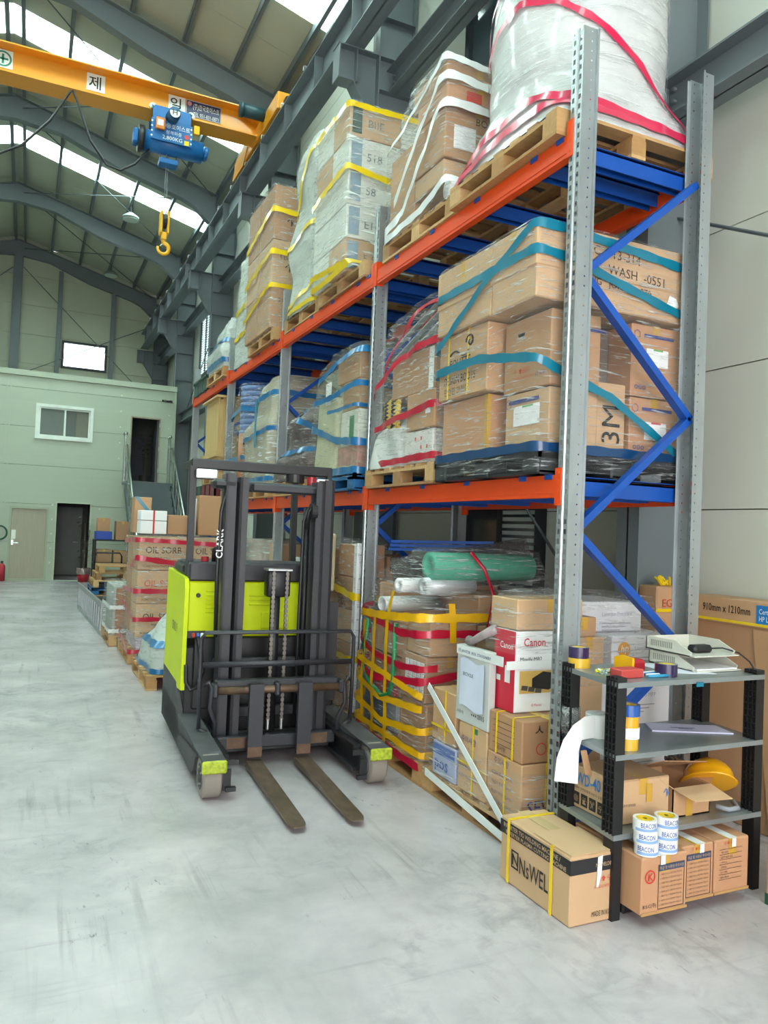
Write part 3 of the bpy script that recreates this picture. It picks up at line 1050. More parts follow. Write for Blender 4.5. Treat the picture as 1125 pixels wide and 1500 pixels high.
wood_pallet(-.01, 3.79, Z2, 'wooden pallet under the lumpy yellow-taped load, top shelf', 3)
t = thing('wrapped_load', 'lumpy milky film-wrapped load with yellow tape, beside tall cartons', 'load', (.45, 4.4, Z2 + .14), 'film-wrapped pallet loads')
wrap(t, [rect(3.80, -.02, .95, 3.93, 4.8), rect(4.1, .0, .9, 3.96, 4.78, .1), rect(4.5, -.05, .95, 3.93, 4.8, .15), rect(4.9, .0, .9, 3.97, 4.78, .12), rect(5.3, -.04, .8, 3.97, 4.76, .2), rect(5.66, .08, .6, 4.15, 4.6, .18)], FILM_D, [('yellow', .06, [(0, 4.86), (.5, 5.2), (.9, 5.42), (1.3, 5.45)]), ('yellow', .055, [(0, 4.5), (1.05, 4.62), (2, 4.6)]), ('yellow', .05, [(0, 3.9), (1, 4.02), (2, 4.0)]), ('yellow', .045, [(0, 3.84), (2, 3.84)])], .03, 4, 5, .05, inner=mat('grey_sack', '#ccd2ca', .6, var=.08), dome=.08)

wood_pallet(-.06, 5.12, Z2, 'wooden pallet under brown cartons on the top shelf', 0)
t = thing('wrapped_load', 'column of large brown cartons with yellow tape, top shelf', 'load', (.45, 5.7, Z2 + .14), 'film-wrapped pallet loads')
for i, (za, zb) in enumerate(((3.825, 4.3), (4.305, 4.82), (4.825, 5.44))):
    for ya, yb in ((5.2, 5.75), (5.77, 6.28)):
        for xa, xb in ((-.09, .42), (.43, .92)):
            carton(t, xa, xb, ya, yb, za, zb, i + 1, xa < 0)
    text('5 Lint Remover', t, INK, (.0, 5.1985, za + .3), XR, ZU, .045, wmax=.36)
    text('↑', t, INK, (.06, 5.1985, za + .16), XR, ZU, .1)
wrap(t, [rect(3.80, -.07, .95, 5.14, 6.3), rect(3.95, -.11, .94, 5.18, 6.32), rect(5.45, -.11, .93, 5.18, 6.3)], FILM, [('yellow', .06, [(0, 4.95), (.7, 5.1), (1, 5.16), (2, 5.08)]), ('yellow', .06, [(0, 4.5), (.6, 4.62), (1, 4.68), (2, 4.66)]), ('yellow', .05, [(0, 4.1), (.7, 4.25), (1, 4.3), (1.3, 4.3)])], .014, 5)
t = thing('wrapped_load', 'smaller milky film-wrapped stack behind the brown cartons', 'load', (.4, 6.75, Z2), 'film-wrapped pallet loads')
wrap(t, [rect(Z2 + .005, -.02, .9, 6.42, 7.15), rect(4.6, -.02, .9, 6.42, 7.12, .06), rect(5.1, 0, .85, 6.45, 7.1, .08)], FILM_D, [('yellow', .06, [(0, 4.4), (1, 4.45), (2, 4.45)]), ('yellow', .06, [(0, 4.05), (1, 4.1), (2, 4.1)])], .02, 6, inner=MATS['grey_sack'])
wood_pallet(-.06, 7.52, Z2, 'wooden pallet under the small white load, far end of top shelf', 1)
t = thing('wrapped_load', 'small white wrapped load with blue tape and a red mark', 'load', (.45, 8.0, Z2 + .14), 'film-wrapped pallet loads')
carton(t, .1, .5, 7.75, 8.1, 4.36, 4.55, 2, False, m=WCART)
decal('red_label', t, INKR, (.2, 7.747, 4.4), XR, ZU, .12, .13)
wrap(t, [rect(3.82, -.06, .95, 7.55, 8.6), rect(4.05, -.1, .9, 7.55, 8.6, .1), rect(4.34, .0, .8, 7.65, 8.4, .1), rect(4.56, .08, .6, 7.72, 8.2, .06)], FILM_D, [('blue', .07, [(0, 4.2), (1, 4.22), (2, 4.2)]), ('blue', .07, [(0, 3.9), (1, 3.92), (2, 3.9)])], .025, 7, inner=mat('white_goods', '#c4cac6', .7, var=.08))
for i in range(3):
    b = tag(obj('storage_bin', MB().box(-.03, .45, 8.75 + i * .34, 9.05 + i * .34, Z2, Z2 + .2).box(-.05, .47, 8.73 + i * .34, 9.07 + i * .34, Z2 + .2, Z2 + .23), mat('green_bin', '#2f4a42', .5)), ('nearest', 'middle', 'farthest')[i] + ' of the dark green bins at the far end of the top shelf', 'bin', 'green bins on the top shelf')
cl = thing('work_lamp', 'dark red-headed stand beside the green bins on the top shelf', 'lamp', (.1, 8.68, Z2))
obj('post', MB().box(.08, .12, 8.66, 8.70, Z2, Z2 + .32), BLK, cl)
obj('head', MB().rbox(.02, .18, 8.62, 8.73, Z2 + .32, Z2 + .5, .01), mat('maroon_plastic', '#3a2026', .5), cl)

# ------------------------------------------------ first level
plastic_pallet(-.08, .15, Z1, 'black plastic pallet under brown cartons with blue tape', BLKP)
t = thing('wrapped_load', 'brown cartons on black pallet wrapped in film with teal tape', 'load', (.45, .7, Z1 + .14), 'film-wrapped pallet loads')
zb = Z1 + .141
c = carton(t, -.05, .5, .69, 1.22, zb, 2.425, 4)
obj('edge_guard', MB().box(-.056, -.03, .684, .715, zb, 2.42), TAPEB, c)
text('MADE IN KOREA', c, INK, (.1, .6885, 2.36), ZU * -1, XR, .03, wmax=.22)
c = carton(t, .0, .318, .18, .585, zb, 2.395, 2)
decal('label_sheet', c, PAPER, (-.0005, .5, 2.21), YL, ZU, .24, .11)
decal('label_header', c, mat('label_green', '#6cb06a', .6), (-.001, .42, 2.308), YL, ZU, .1, .01)
decal('print_stripe', c, INKB, (-.0005, .55, 2.335), YL, ZU, .28, .022)
text('⬡', c, INKB, (-.0005, .575, 2.31), YL, ZU, .06)
text('◎◎◎', c, INKB, (-.0005, .58, 2.075), YL, ZU, .025)
c = carton(t, -.1, .45, .64, 1.2, 2.43, 2.83, 0)
text('FOLITTE', c, INK, (-.1005, 1.06, 2.62), YL, ZU, .05, wmax=.24, bold=.005)
sw = MB().tube([(-.1015, .83 + .045 * math.cos(a) * (1 - a / 9), 2.75 + .045 * math.sin(a) * (1 - a / 9)) for a in [i * .35 for i in range(22)]], .006, 5)
sw.tube([(-.1015, 1.06 - .024 * i, 2.70 + .02 * math.sin(i * .7)) for i in range(10)], .006, 5)
obj('swirl_logo', sw, INK, c)
text('DESIGN BOOTS', c, INK, (-.1005, 1.12, 2.52), YL, ZU, .05, wmax=.36)
text('편안한 안전화', c, INK, (-.1005, 1.12, 2.455), YL, ZU, .045, wmax=.36)
for yy in (.85, 1.08):
    obj('strap', MB().box(-.1035, -.1, yy - .006, yy + .006, 2.435, 2.825).box(-.1035, .45, yy - .006, yy + .006, 2.83, 2.833), TAPE['yellow'], c)
obj('strap', MB().box(-.1035, -.1, .64, 1.2, 2.62, 2.63), TAPE['white'], c)
c = carton(t, -.01, .32, .17, .6, 2.4, 2.80, 1)
text('☂⬆▣▤', c, INKR, (-.0105, .50, 2.49), YL, ZU, .04, wmax=.2)
text('HANDLE WITH CARE', c, INKR, (-.0105, .50, 2.465), YL, ZU, .014, wmax=.2)
text('♻ ◎◎', c, INKB, (-.0105, .3, 2.46), YL, ZU, .028)
obj('hand_hole', MB().prism([(-.0105, .47, 2.72), (-.0105, .40, 2.72), (-.0105, .415, 2.695), (-.0105, .455, 2.695)], (-.002, 0, 0)), INK, c)
text('⬡', c, INKB, (.1, .1695, 2.7), XR, ZU, .06)
decal('print_stripe', c, INKB, (.17, .1695, 2.71), XR, ZU, .18, .02)
c = carton(t, .325, .54, .3, .6, zb, 2.44, 3, False)
c = carton(t, .325, .53, .2, .295, zb, 2.46, 2, False, name='narrow_carton')
text('3M', c, INK, (.49, .1995, 2.13), ZU, XR * -1, .125, bold=.0)
for z0, z1, hd in ((zb, 2.40, 'label_red'), (2.405, 2.81, 'label_green')):
    c = carton(t, .545, .90, .185, .6, z0, z1, 4)
    text('⬡', c, INKB, (.56, .1845, z1 - .085), XR, ZU, .05)
    decal('print_stripe', c, INKB, (.63, .1845, z1 - .07), XR, ZU, .22, .018)
    decal('label_sheet', c, PAPER, (.65, .1845, z1 - .23), XR, ZU, .16, .1)
    decal('label_header', c, mat(hd, '#d0343a', .6), (.70, .184, z1 - .14), XR, ZU, .07, .01)
    text('◎◎◎', c, INKB, (.57, .1845, z0 + .04), XR, ZU, .025)
obj('dark_bundle', MB().rbox(.325, .54, .34, .62, 2.465, 2.8, .03), mat('grey_bundle', '#6a5f56', .7), t)
for ya, yb in ((.15, .57), (.575, 1.19)):
    c = carton(t, -.13, .92, ya, yb, 2.835, 3.04, 2, False)
    l_ = obj('carton_lid', MB().rbox(-.135, .925, ya - .004, yb + .004, 3.0, 3.235, .006), KRAFT[2], c)
    obj('packing_tape', MB().box(-.138, -.134, (ya + yb) / 2 - .025, (ya + yb) / 2 + .025, 3.1, 3.232), TAPEB, c)
for i, s_ in enumerate(('DEC  013-314', 'FULL  WASH  -0551', 'LONG   JOHN    -070')):
    text(s_, t, mat('marker_pen', '#3a2f2a', .7, var=0), (.14, .1455, 3.12 - i * .085), XR - ZU * .03, ZU, .05, wmax=.6, name='handwriting')
obj('torn_label', MB().prism([(.75, .1455, 2.93), (.8, .1455, 2.9), (.84, .1455, 2.93), (.82, .1455, 2.97), (.77, .1455, 2.985)], (0, -.001, 0)), PAPER, t)
wrap(t, [rect(1.95, -.09, 1.02, .14, 1.24), rect(2.1, -.1, .99, .145, 1.235), rect(2.8, -.13, .94, .14, 1.225), rect(2.9, -.142, .935, .138, 1.2), rect(3.245, -.142, .935, .138, 1.2)], FILM_C, [('teal', .05, [(0, 3.06), (1, 3.08), (1.2, 3.06), (2, 2.86)]), ('teal', .05, [(-.2, 2.72), (.1, 2.78), (.55, 3.03), (.97, 3.215), (1.2, 3.21), (2, 3.14)]), ('teal', .05, [(-.1, 2.60), (.5, 2.61), (1, 2.52), (1.45, 2.36), (1.9, 2.08), (2.1, 2.05)]), ('navy', .05, [(-.2, 2.065), (1, 2.07), (2.1, 2.075)])], .005, 8)

wood_pallet(-.06, 1.3, Z1, 'wooden pallet under the red-taped bundle, middle shelf', 2)
t = thing('wrapped_load', 'jumbled load of rope, slats and boxes with red tape', 'load', (.45, 1.85, Z1 + .14), 'film-wrapped pallet loads')
c = carton(t, -.04, .5, 1.36, 1.78, 2.075, 2.3, 2, False, m=mat('white_dotted_carton', '#d8d4cf', .6))
for i in range(7):
    decal('red_dot', c, INKR, (-.0405, 1.42 + (i % 4) * .085 + .03, 2.11 + (i % 3) * .06), YL, ZU, .02, .025)
c = carton(t, -.05, .5, 1.34, 1.75, 2.305, 2.56, 1)
decal('label_sheet', c, PAPER, (-.0505, 1.46, 2.4), YL, ZU, .07, .06)
c = carton(t, -.03, .5, 1.38, 2.05, 2.565, 2.86, 3)
decal('white_strip', c, PAPER, (-.0305, 1.47, 2.57), YL, ZU, .07, .28)
obj('bagged_goods', Shell([rect(2.07, -.05, .9, 1.8, 2.38, .1), rect(2.3, -.04, .9, 1.82, 2.36, .12), rect(2.5, .1, .8, 1.9, 2.3, .1)], .03, 5, 3, .03).mesh(), mat('white_bag', '#cfd0cd', .5), t, True)
ROPE = mat('rope_yellow', '#d9b64a', .7, var=0)
nt = ROPE.node_tree
_tc = nt.nodes.new('ShaderNodeTexCoord')
_wv = nt.nodes.new('ShaderNodeTexWave')
_wv.inputs['Scale'].default_value = 9
nt.links.new(_tc.outputs['Object'], _wv.inputs['Vector'])
_mx = nt.nodes.new('ShaderNodeMix')
_mx.data_type = 'RGBA'
_mx.inputs[6].default_value, _mx.inputs[7].default_value = lin('#1c1a16'), lin('#dcb94e')
_cr = nt.nodes.new('ShaderNodeMapRange')
_cr.inputs[1].default_value, _cr.inputs[2].default_value = .3, .36
nt.links.new(_wv.outputs[0], _cr.inputs[0])
nt.links.new(_cr.outputs[0], _mx.inputs[0])
nt.links.new(_mx.outputs[2], nt.nodes['Principled BSDF'].inputs['Base Color'])
rp = MB()
for i in range(9):
    rp.tube([(-.03 + .12 * math.cos(a) * .3 + .05, 2.13 + .2 * math.cos(a), 2.34 + i * .03 + .01 * math.sin(3 * a)) for a in [2 * PI * j / 24 for j in range(24)]], .014, 6, True)
obj('rope_coil', rp, ROPE, t, True)
for i in range(12):
    obj('slat', MB().bar((-.02 + .03 * (i % 3), 1.36, 2.92 + .025 * i), (.05 + .03 * (i % 3), 2.2, 2.72 + .03 * i), .03, .008), mat('slat_silver', '#bfc4c6', .35, .4), t)
wrap(t, [rect(2.05, -.06, 1.0, 1.32, 2.33), rect(2.5, -.06, .95, 1.32, 2.32, .08), rect(2.85, -.07, .9, 1.33, 2.3, .1), rect(3.1, -.06, .7, 1.34, 2.15, .12), rect(3.26, .05, .5, 1.45, 1.95, .1)], FILM, [('red', .045, [(0, 2.1), (1, 2.12), (2, 2.1)]), ('red', .045, [(0, 2.36), (1, 2.46), (2, 2.45)]), ('red', .05, [(0, 2.62), (.5, 2.84), (1, 2.88), (2, 2.88)]), ('red', .045, [(.25, 2.78), (.45, 3.05), (.6, 3.12), (1, 3.16), (1.6, 3.14)])], .025, 9, 6, .03)

plastic_pallet(-.07, 2.62, Z1, 'blue plastic pallet under mixed cartons, middle shelf', BLUP)
t = thing('wrapped_load', 'mixed cartons on blue pallet wrapped with bright blue tape', 'load', (.45, 3.15, Z1 + .14), 'film-wrapped pallet loads')
c = carton(t, -.03, .4, 2.66, 3.1, 2.075, 2.3, 1, False, m=mat('fruit_print', '#b9857a', .6, var=.4, vscale=14))
c = carton(t, -.03, .4, 2.66, 3.05, 2.305, 2.6, 2, False, m=WCART)
decal('green_label', c, mat('label_green_dark', '#1e7a4a', .5), (-.0305, 2.85, 2.33), YL, ZU, .1, .22)
carton(t, -.02, .42, 2.68, 3.05, 2.605, 2.85, 1)
c = carton(t, -.02, .4, 2.7, 3.2, 2.855, 3.1, 3)
text('C', c, INKR, (-.0205, 2.84, 2.95), YL, ZU, .05)
carton(t, .42, .95, 2.68, 3.6, 2.075, 2.95, 0)
decal('paper_label', t, PAPER, (-.055, 3.38, 2.7), YL, ZU, .14, .2)
obj('bagged_goods', Shell([rect(2.08, -.05, .4, 3.12, 3.64), rect(2.75, -.05, .4, 3.1, 3.62, .08)], .01, 5, 8).mesh(), mat('cream_board', '#b9b79a', .6), t, True)
wrap(t, [rect(2.05, -.07, 1.0, 2.62, 3.7), rect(2.6, -.08, .98, 2.62, 3.66), rect(3.0, -.07, .95, 2.63, 3.6, .08), rect(3.16, -.02, .8, 2.68, 3.45, .1)], film('film_cream', '#dcdcc4', .12, .6, (7, 7, 26)), [('blue', .06, [(0, 2.92), (.6, 3.05), (1, 3.09), (2, 3.09)]), ('blue', .05, [(0, 2.74), (.5, 2.75), (1, 2.8), (2, 2.8)]), ('blue', .06, [(-.2, 2.55), (.1, 2.5), (.6, 2.36), (1, 2.32), (2, 2.3)]), ('blue', .06, [(0, 2.09), (2, 2.09)]), ('blue', .03, [(.4, 2.62), (1, 2.62), (2, 2.62)])], .018, 10, 7, .01)

wood_pallet(-.06, 3.78, Z1, 'wooden pallet under the small dark load, middle shelf', 3)
t = thing('wrapped_load', 'low dark jumble in crinkled film with blue tape', 'load', (.45, 4.3, Z1 + .14), 'film-wrapped pallet loads')
wrap(t, [rect(2.075, -.08, .95, 3.8, 4.8), rect(2.25, -.1, .95, 3.78, 4.8, .1), rect(2.45, .0, .85, 3.85, 4.7, .15), rect(2.65, -.06, .8, 3.82, 4.6, .15), rect(2.8, .05, .6, 3.9, 4.4, .15)], FILM, [('blue', .06, [(0, 2.36), (1, 2.37), (2, 2.37)]), ('blue', .06, [(.3, 2.78), (.7, 2.65), (1, 2.58), (1.4, 2.5)])], .05, 11, 6, .04, inner=mat('dark_jumble', '#5d4b4a', .6, var=.35, vscale=9))

wood_pallet(-.06, 5.08, Z1, 'wooden pallet under round bundle, middle shelf behind the forklift', 0)
t = thing('wrapped_load', 'rounded bundle in milky film, blue tape running crosswise', 'load', (.45, 5.6, Z1 + .14), 'film-wrapped pallet loads')
wrap(t, [rect(2.075, -.07, .95, 5.1, 6.2, .08), rect(2.7, -.09, .95, 5.08, 6.2, .12), rect(2.95, -.02, .9, 5.12, 6.0, .2), rect(3.2, .0, .85, 5.1, 5.95, .3), rect(3.34, .1, .7, 5.25, 5.8, .25)], FILM_D, [('blue', .06, [(0, 3.05), (.6, 3.12), (1, 3.12), (2, 3.08)]), ('blue', .05, [(-.2, 2.6), (.5, 2.66), (1, 2.7), (2, 2.7)]), ('blue', .05, [(0, 2.14), (2, 2.14)])], .03, 12, 5, .03, inner=mat('beige_goods', '#a89a80', .7, var=.2, vscale=5), dome=.05)
obj('tape_band', MB().box(-.115, -.105, 5.5, 5.55, 2.5, 3.05), TAPE['teal'], t, label='vertical teal tape strip')
obj('drum', MB().cyl((.3, 5.32, 2.08), (.3, 5.32, 2.6), .2, 20), mat('pale_blue_drum', '#a9bcc6', .5), t, True)
wood_pallet(-.06, 6.25, Z1, 'wooden pallet under blue buckets, middle shelf', 1)
t = thing('wrapped_load', 'stack of blue tubs and a brown tube wrapped with blue tape', 'load', (.45, 6.8, Z1 + .14), 'film-wrapped pallet loads')
tb = MB()
for i in range(9):
    tb.cyl((.2, 6.5, 2.75 + i * .07), (.2, 6.5, 2.805 + i * .07), .24, 20, .25)
obj('tub_stack', tb, mat('blue_tub', '#5e7fb4', .4), t, True)
obj('brown_tube', MB().cyl((.0, 6.35, 2.08), (.0, 6.35, 2.75), .09, 14), mat('brown_tube', '#a9744f', .6), t, True)
wrap(t, [rect(2.075, -.07, .9, 6.27, 7.3), rect(2.7, -.08, .9, 6.24, 7.3, .06), rect(3.1, -.06, .6, 6.22, 6.95, .2), rect(3.4, -.05, .5, 6.24, 6.8, .22)], FILM, [('blue', .06, [(0, 3.0), (.7, 3.08), (1, 3.06), (2, 3.05)]), ('blue', .05, [(0, 2.45), (1, 2.45), (2, 2.45)])], .02, 13, 6, .015)
t = thing('wooden_crate', 'tall pale wooden crate at the far end of the middle shelf', 'crate', (.4, 8.2, Z1))
PINE = mat('pine_board', '#c3a36d', .65, var=.1, vscale=4, stretch=(1, 5, .4))
for i in range(6):
    obj('plank', MB().box(-.05, -.032, 7.72 + i * .14, 7.855 + i * .14, 2.62, 3.4), PINE, t)
    obj('plank', MB().box(.0 + i * .13, .125 + i * .13, 7.70, 7.718, 2.62, 3.4), PINE, t)
obj('crate_body', MB().box(-.03, .8, 7.72, 8.54, 2.62, 3.38), PINE, t)
obj('crate_lid', MB().box(-.1, .86, 7.64, 8.62, 3.4, 3.43), PINE, t)
obj('crate_base', MB().box(-.1, .86, 7.6, 8.66, 2.56, 2.62), PINE, t)
for xa in (-.04, .7):
    obj('crate_skid', MB().box(xa, xa + .1, 7.64, 8.62, 2.477, 2.56), PINE, t)
for i, (ya, z) in enumerate(((7.55, 2.195), (7.55, 2.336))):
    wood_pallet(-.05, ya, z, ('upper', 'lower')[1 - i] + ' of two spare pallets under the tall wooden crate', 2)
for i in range(6):
    cc_ = mat('green_crate', '#24504a', .5) if i < 3 else mat('red_crate', '#7c2f36', .5)
    b = MB()
    y0 = 9.4 - i * .31
    b.box(-.04, .5, y0, y0 + .29, Z1, Z1 + .03).box(-.04, -.01, y0, y0 + .29, Z1, Z1 + .26).box(.47, .5, y0, y0 + .29, Z1, Z1 + .26).box(-.04, .5, y0, y0 + .02, Z1, Z1 + .26).box(-.04, .5, y0 + .27, y0 + .29, Z1, Z1 + .26)
    tag(obj('storage_crate', b, cc_), ('farthest dark green', 'middle dark green', 'nearest dark green', 'farthest dull red', 'middle dull red', 'nearest dull red')[i] + ' plastic crate under the wooden crate', 'crate', 'plastic crates on the middle shelf')

# ------------------------------------------------ floor level
wood_pallet(-.1, .12, .0, 'wooden pallet on the floor under printer cartons', 2)
t = thing('wrapped_load', 'floor stack of printer and kraft cartons with white tape', 'load', (.45, .6, .14), 'film-wrapped pallet loads')
CW = mat('canon_white', '#e6e7e8', .5, var=.02)
CR = mat('canon_red', '#c4213a', .5, var=.03)
c = carton(t, -.1, .3, .17, .49, .142, .445, 0)
text('주의사항', c, INKB, (-.1005, .42, .395), YL, ZU, .035, wmax=.2)
for i in range(4):
    text('·취급시 주의하십시오', c, INKB, (-.1005, .44, .335 - i * .05), YL, ZU, .02, wmax=.24)
text('SEWA', c, INKB, (-.06, .1695, .19), XR, ZU, .07, wmax=.24, bold=.01)
obj('strap', MB().box(-.1035, -.1, .31, .322, .142, .448).box(-.1035, .3, .31, .322, .4455, .448), TAPE['yellow'], c)
obj('strap', MB().box(.05, .062, .1665, .17, .142, .448), TAPE['yellow'], c)
c = carton(t, -.1, .3, .50, .8, .142, .53, 2)
decal('green_stamp', c, mat('stamp_green', '#2f7a4c', .6), (-.1005, .62, .49), YL, ZU, .03, .03)
text('주의사항', c, INKB, (-.1005, .76, .42), YL, ZU, .04, wmax=.24)
for i in range(3):
    text('·취급시 주의하십시오', c, INKB, (-.1005, .78, .33 - i * .055), YL, ZU, .02, wmax=.24)
obj('strap', MB().box(-.1035, -.1, .63, .642, .142, .533).box(-.1035, .3, .63, .642, .5305, .533).box(-.1035, -.1, .5, .8, .3, .31), TAPE['yellow'], c)
c = carton(t, -.1, .25, .82, 1.1, .142, .345, 1, False, m=mat('pale_blue_box', '#a7aecb', .6))
decal('blue_band', c, mat('box_blue', '#4e69ad', .6), (-.1005, 1.09, .27), YL, ZU, .26, .06)
text('pos', c, mat('box_blue', '#4e69ad', .6), (-.1005, 1.06, .16), YL, ZU, .08, wmax=.2, bold=.015)
c = carton(t, -.1, .28, .175, .485, .447, .665, 3)
text('ㅅ', c, INK, (-.02, .1745, .6), XR, ZU, .04)
text('주의사항', c, INK, (-.1005, .42, .47), YL, ZU, .025, wmax=.2)
for i in range(5):
    decal('form_line', c, INK, (-.1005, .44, .5 + i * .03), YL, ZU, .2, .0025)
for i, (x, z, r_) in enumerate(((.02, .52, .032), (.13, .57, .04), (.12, .48, .018))):
    s_ = MB().ring((x, .1738, z), (0, -1, 0), r_, r_ - .005 if i != 1 else .001, .0006, 24)
    obj('red_stamp', s_, INKR, c)
for yy in (.25, .40):
    obj('strap', MB().box(-.1035, -.1, yy, yy + .012, .447, .668).box(-.1035, .28, yy, yy + .012, .6655, .668), TAPE['yellow'], c)
obj('strap', MB().box(.06, .072, .1715, .175, .447, .668).box(.06, .072, .1715, .485, .6655, .668), TAPE['yellow'], c)
c = carton(t, -.1, .2, .84, 1.12, .347, .66, 0)
obj('strap', MB().box(-.1035, -.1, .95, .962, .347, .663).box(-.1035, -.1, .84, 1.12, .43, .442), TAPE['yellow'], c)
text('주의', c, INK, (-.1005, 1.1, .4), YL, ZU, .03)
# white flat panel carton with a pinned sheet, leaning on the stack
pn = obj('panel_carton', MB().rbox(-.103, -.06, .49, .836, .532, .965, .004), mat('panel_white', '#bfc2c0', .6), t)
sh_ = [(-.105, .79 - .26 * i / 6, .62 + .27 * j / 6 + .012 * math.sin(i * 1.1)) for j in range(7) for i in range(7)]
obj('pinned_sheet', MB().add([(x - .004 - .006 * abs(math.sin(k * .9)), y, z) for k, (x, y, z) in enumerate(sh_)], [(j * 7 + i, j * 7 + i + 1, (j + 1) * 7 + i + 1, (j + 1) * 7 + i) for j in range(6) for i in range(6)]), mat('sheet_bluish', '#cdd3e6', .6), pn, True)
text('BICYCLE', pn, INK, (-.117, .74, .8), YL, ZU, .02)
text('▪▪▪ 2015', pn, INK, (-.1035, .66, .58), YL, ZU, .025, wmax=.2)
text('|사용시|', pn, INK, (-.1035, .82, .57), YL, ZU, .025, wmax=.12)
# inkjet printer carton
c = carton(t, -.05, .32, .33, .53, .667, 1.1, 0, False, name='printer_carton', m=CW)
obj('red_panel', MB().box(-.0515, -.0495, .332, .528, .669, 1.098), CR, c)
text('Canon', c, CR, (.0, .3285, 1.02), XR, ZU, .045, wmax=.14, bold=.012)
text('Canon', c, CW, (-.0522, .47, 1.0), YL, ZU, .035, wmax=.12, bold=.01)
text('Maxify MB2', c, INK, (-.02, .3285, .935), XR, ZU, .028, wmax=.2)
decal('picture_panel', c, mat('picture_ochre', '#cda85c', .5, var=.1), (-.02, .3285, .77), XR, ZU, .3, .12)
obj('printer_picture', MB().prism([(.06, .3268, .8), (.17, .3268, .785), (.24, .3268, .82), (.24, .3268, .87), (.13, .3268, .885), (.06, .3268, .85)], (0, -.0006, 0)), INK, c)
for i in range(3):
    obj('photo_picture', MB().prism([(-.01 + i * .045, .3268, .79 - i * .008), (.03 + i * .045, .3268, .785 - i * .008), (.035 + i * .045, .3268, .81 - i * .008), (-.005 + i * .045, .3268, .815 - i * .008)], (0, -.0006, 0)), mat('photo_dark', '#4f4a46', .5), c)
decal('barcode_label', c, PAPER, (-.0518, .42, .82), YL, ZU, .05, .09)
decal('icon_label', c, PAPER, (-.0518, .5, .82), YL, ZU, .04, .03)
text('© Pixma', c, CR, (.06, .3285, .70), XR, ZU, .014)
c = carton(t, -.04, .4, .34, .6, 1.102, 1.27, 2)
# white laser printer cartons at the back of the pallet
HPW = mat('hp_white', '#dcdce2', .5, var=.02)
HPO = mat('hp_orange', '#e09a2a', .5, var=0)
for i, (x0, x1, y0, y1, z0, z1) in enumerate(((.55, 1.08, .34, .75, .142, .46), (.55, 1.08, .34, .75, .462, .79), (.62, 1.1, .35, .75, .792, 1.06), (.5, .98, .5, .95, 1.062, 1.24))):
    c = carton(t, x0, x1, y0, y1, z0, z1, 0, False, name='printer_carton', m=HPW)
    text('LaserJet Pro MFP', c, mat('print_pale_grey', '#9ea0ab', .7, var=0), (x0 + .17, y0 - .001, z1 - .09), XR, ZU, .03, wmax=.26)
    for q in range(3):
        decal('fine_print', c, MATS['print_pale_grey'], (x0 + .17, y0 - .001, z1 - .13 - q * .02), XR, ZU, .22 - .04 * q, .006)
    if i == 2:
        g = MB().cyl((x0 + .09, y0 - .0005, z1 - .08), (x0 + .09, y0 - .0015, z1 - .08), .045, 28)
        lg = obj('round_logo', g, HPO, c)
        text('hp', lg, CW, (x0 + .09, y0 - .002, z1 - .105), (1, 0, .12), (.12, 0, 1), .055, wmax=.06, align='C', bold=.01)
carton(t, .33, .55, .33, .75, .142, 1.06, 2)
carton(t, .32, .5, .34, .9, 1.06, 1.17, 1)
sh_ = Shell([rect(.12, -.115, 1.12, .12, 1.2, .01), rect(.4, -.112, 1.12, .16, 1.15, .02)], .004, 8, 4)
obj('wrap_film', sh_.mesh(.06, top=False), FILM_C, t, True)
obj('wrap_film', Shell([rect(.79, .3, 1.13, .325, 1.0, .02), rect(1.0, .3, 1.12, .325, 1.0, .05), rect(1.28, .3, 1.02, .4, .98, .12)], .012, 7, 5).mesh(.05), FILM, t, True)
obj('wrap_film', Shell([rect(.98, -.07, .42, .315, .62, .03), rect(1.15, -.06, .42, .325, .62, .05), rect(1.3, -.02, .4, .36, .6, .06)], .014, 9, 6).mesh(.04), FILM_C, t, True)
obj('film_tail', MB().tube([(-.05, .52, 1.09), (-.075, .62, 1.04), (-.085, .7, 1.0), (-.085, .74, .995)], [.03, .025, .02, .03], 10), mat('twisted_film', '#9a8f90', .3, var=.2, vscale=20), t, True)
for a, b in (((-.118, 1.15, .66), (-.118, .16, .04)), ((-.118, 1.15, .13), (-.118, .14, .03))):
    obj('tape_band', MB().bar(a, b, .004, .045, (0, 0, 1)), TAPE['white'], t, label='white plastic strip across the front')
obj('tape_band', MB().box(-.108, -.104, .36, .84, .91, .962).box(-.108, .33, .322, .326, .9, .945), TAPE['white'], t, label='white tape with handwriting')
text('3층-JANITOR  BOX, STATIONERY', t, INKB, (-.1085, .82, .92), YL, ZU, .025, wmax=.42, name='handwriting')

wood_pallet(-.1, 1.24, .0, 'wooden pallet on the floor under the netted rolls', 0)
t = thing('wrapped_load', 'floor load netted with yellow and red tape, rolls on top', 'load', (.45, 1.8, .14), 'film-wrapped pallet loads')
for a, b, c_, d, e, f, k in ((-.06, .3, 1.27, 1.62, .142, .5, 3), (-.05, .25, 1.64, 1.95, .142, .45, 1), (-.06, .3, 1.3, 1.66, .505, .8, 1), (-.05, .3, 1.28, 1.6, .805, 1.05, 0), (.32, 1.0, 1.3, 2.3, .142, 1.0, 2), (-.04, .3, 1.7, 2.25, .46, .72, 3), (-.03, .3, 1.64, 2.2, .73, .98, 4), (.35, .9, 1.35, 1.8, 1.005, 1.2, 1)):
    carton(t, a, b, c_, d, e, f, k)
for i in range(5):
    obj('white_carton', MB().box(-.065, -.06, 1.32 + i * .055, 1.36 + i * .055, .54, .76), PAPER, t)
obj('blue_crate', MB().rbox(-.05, .3, 1.97, 2.28, .142, .45, .02), mat('slate_blue', '#43566e', .5, var=.2), t)
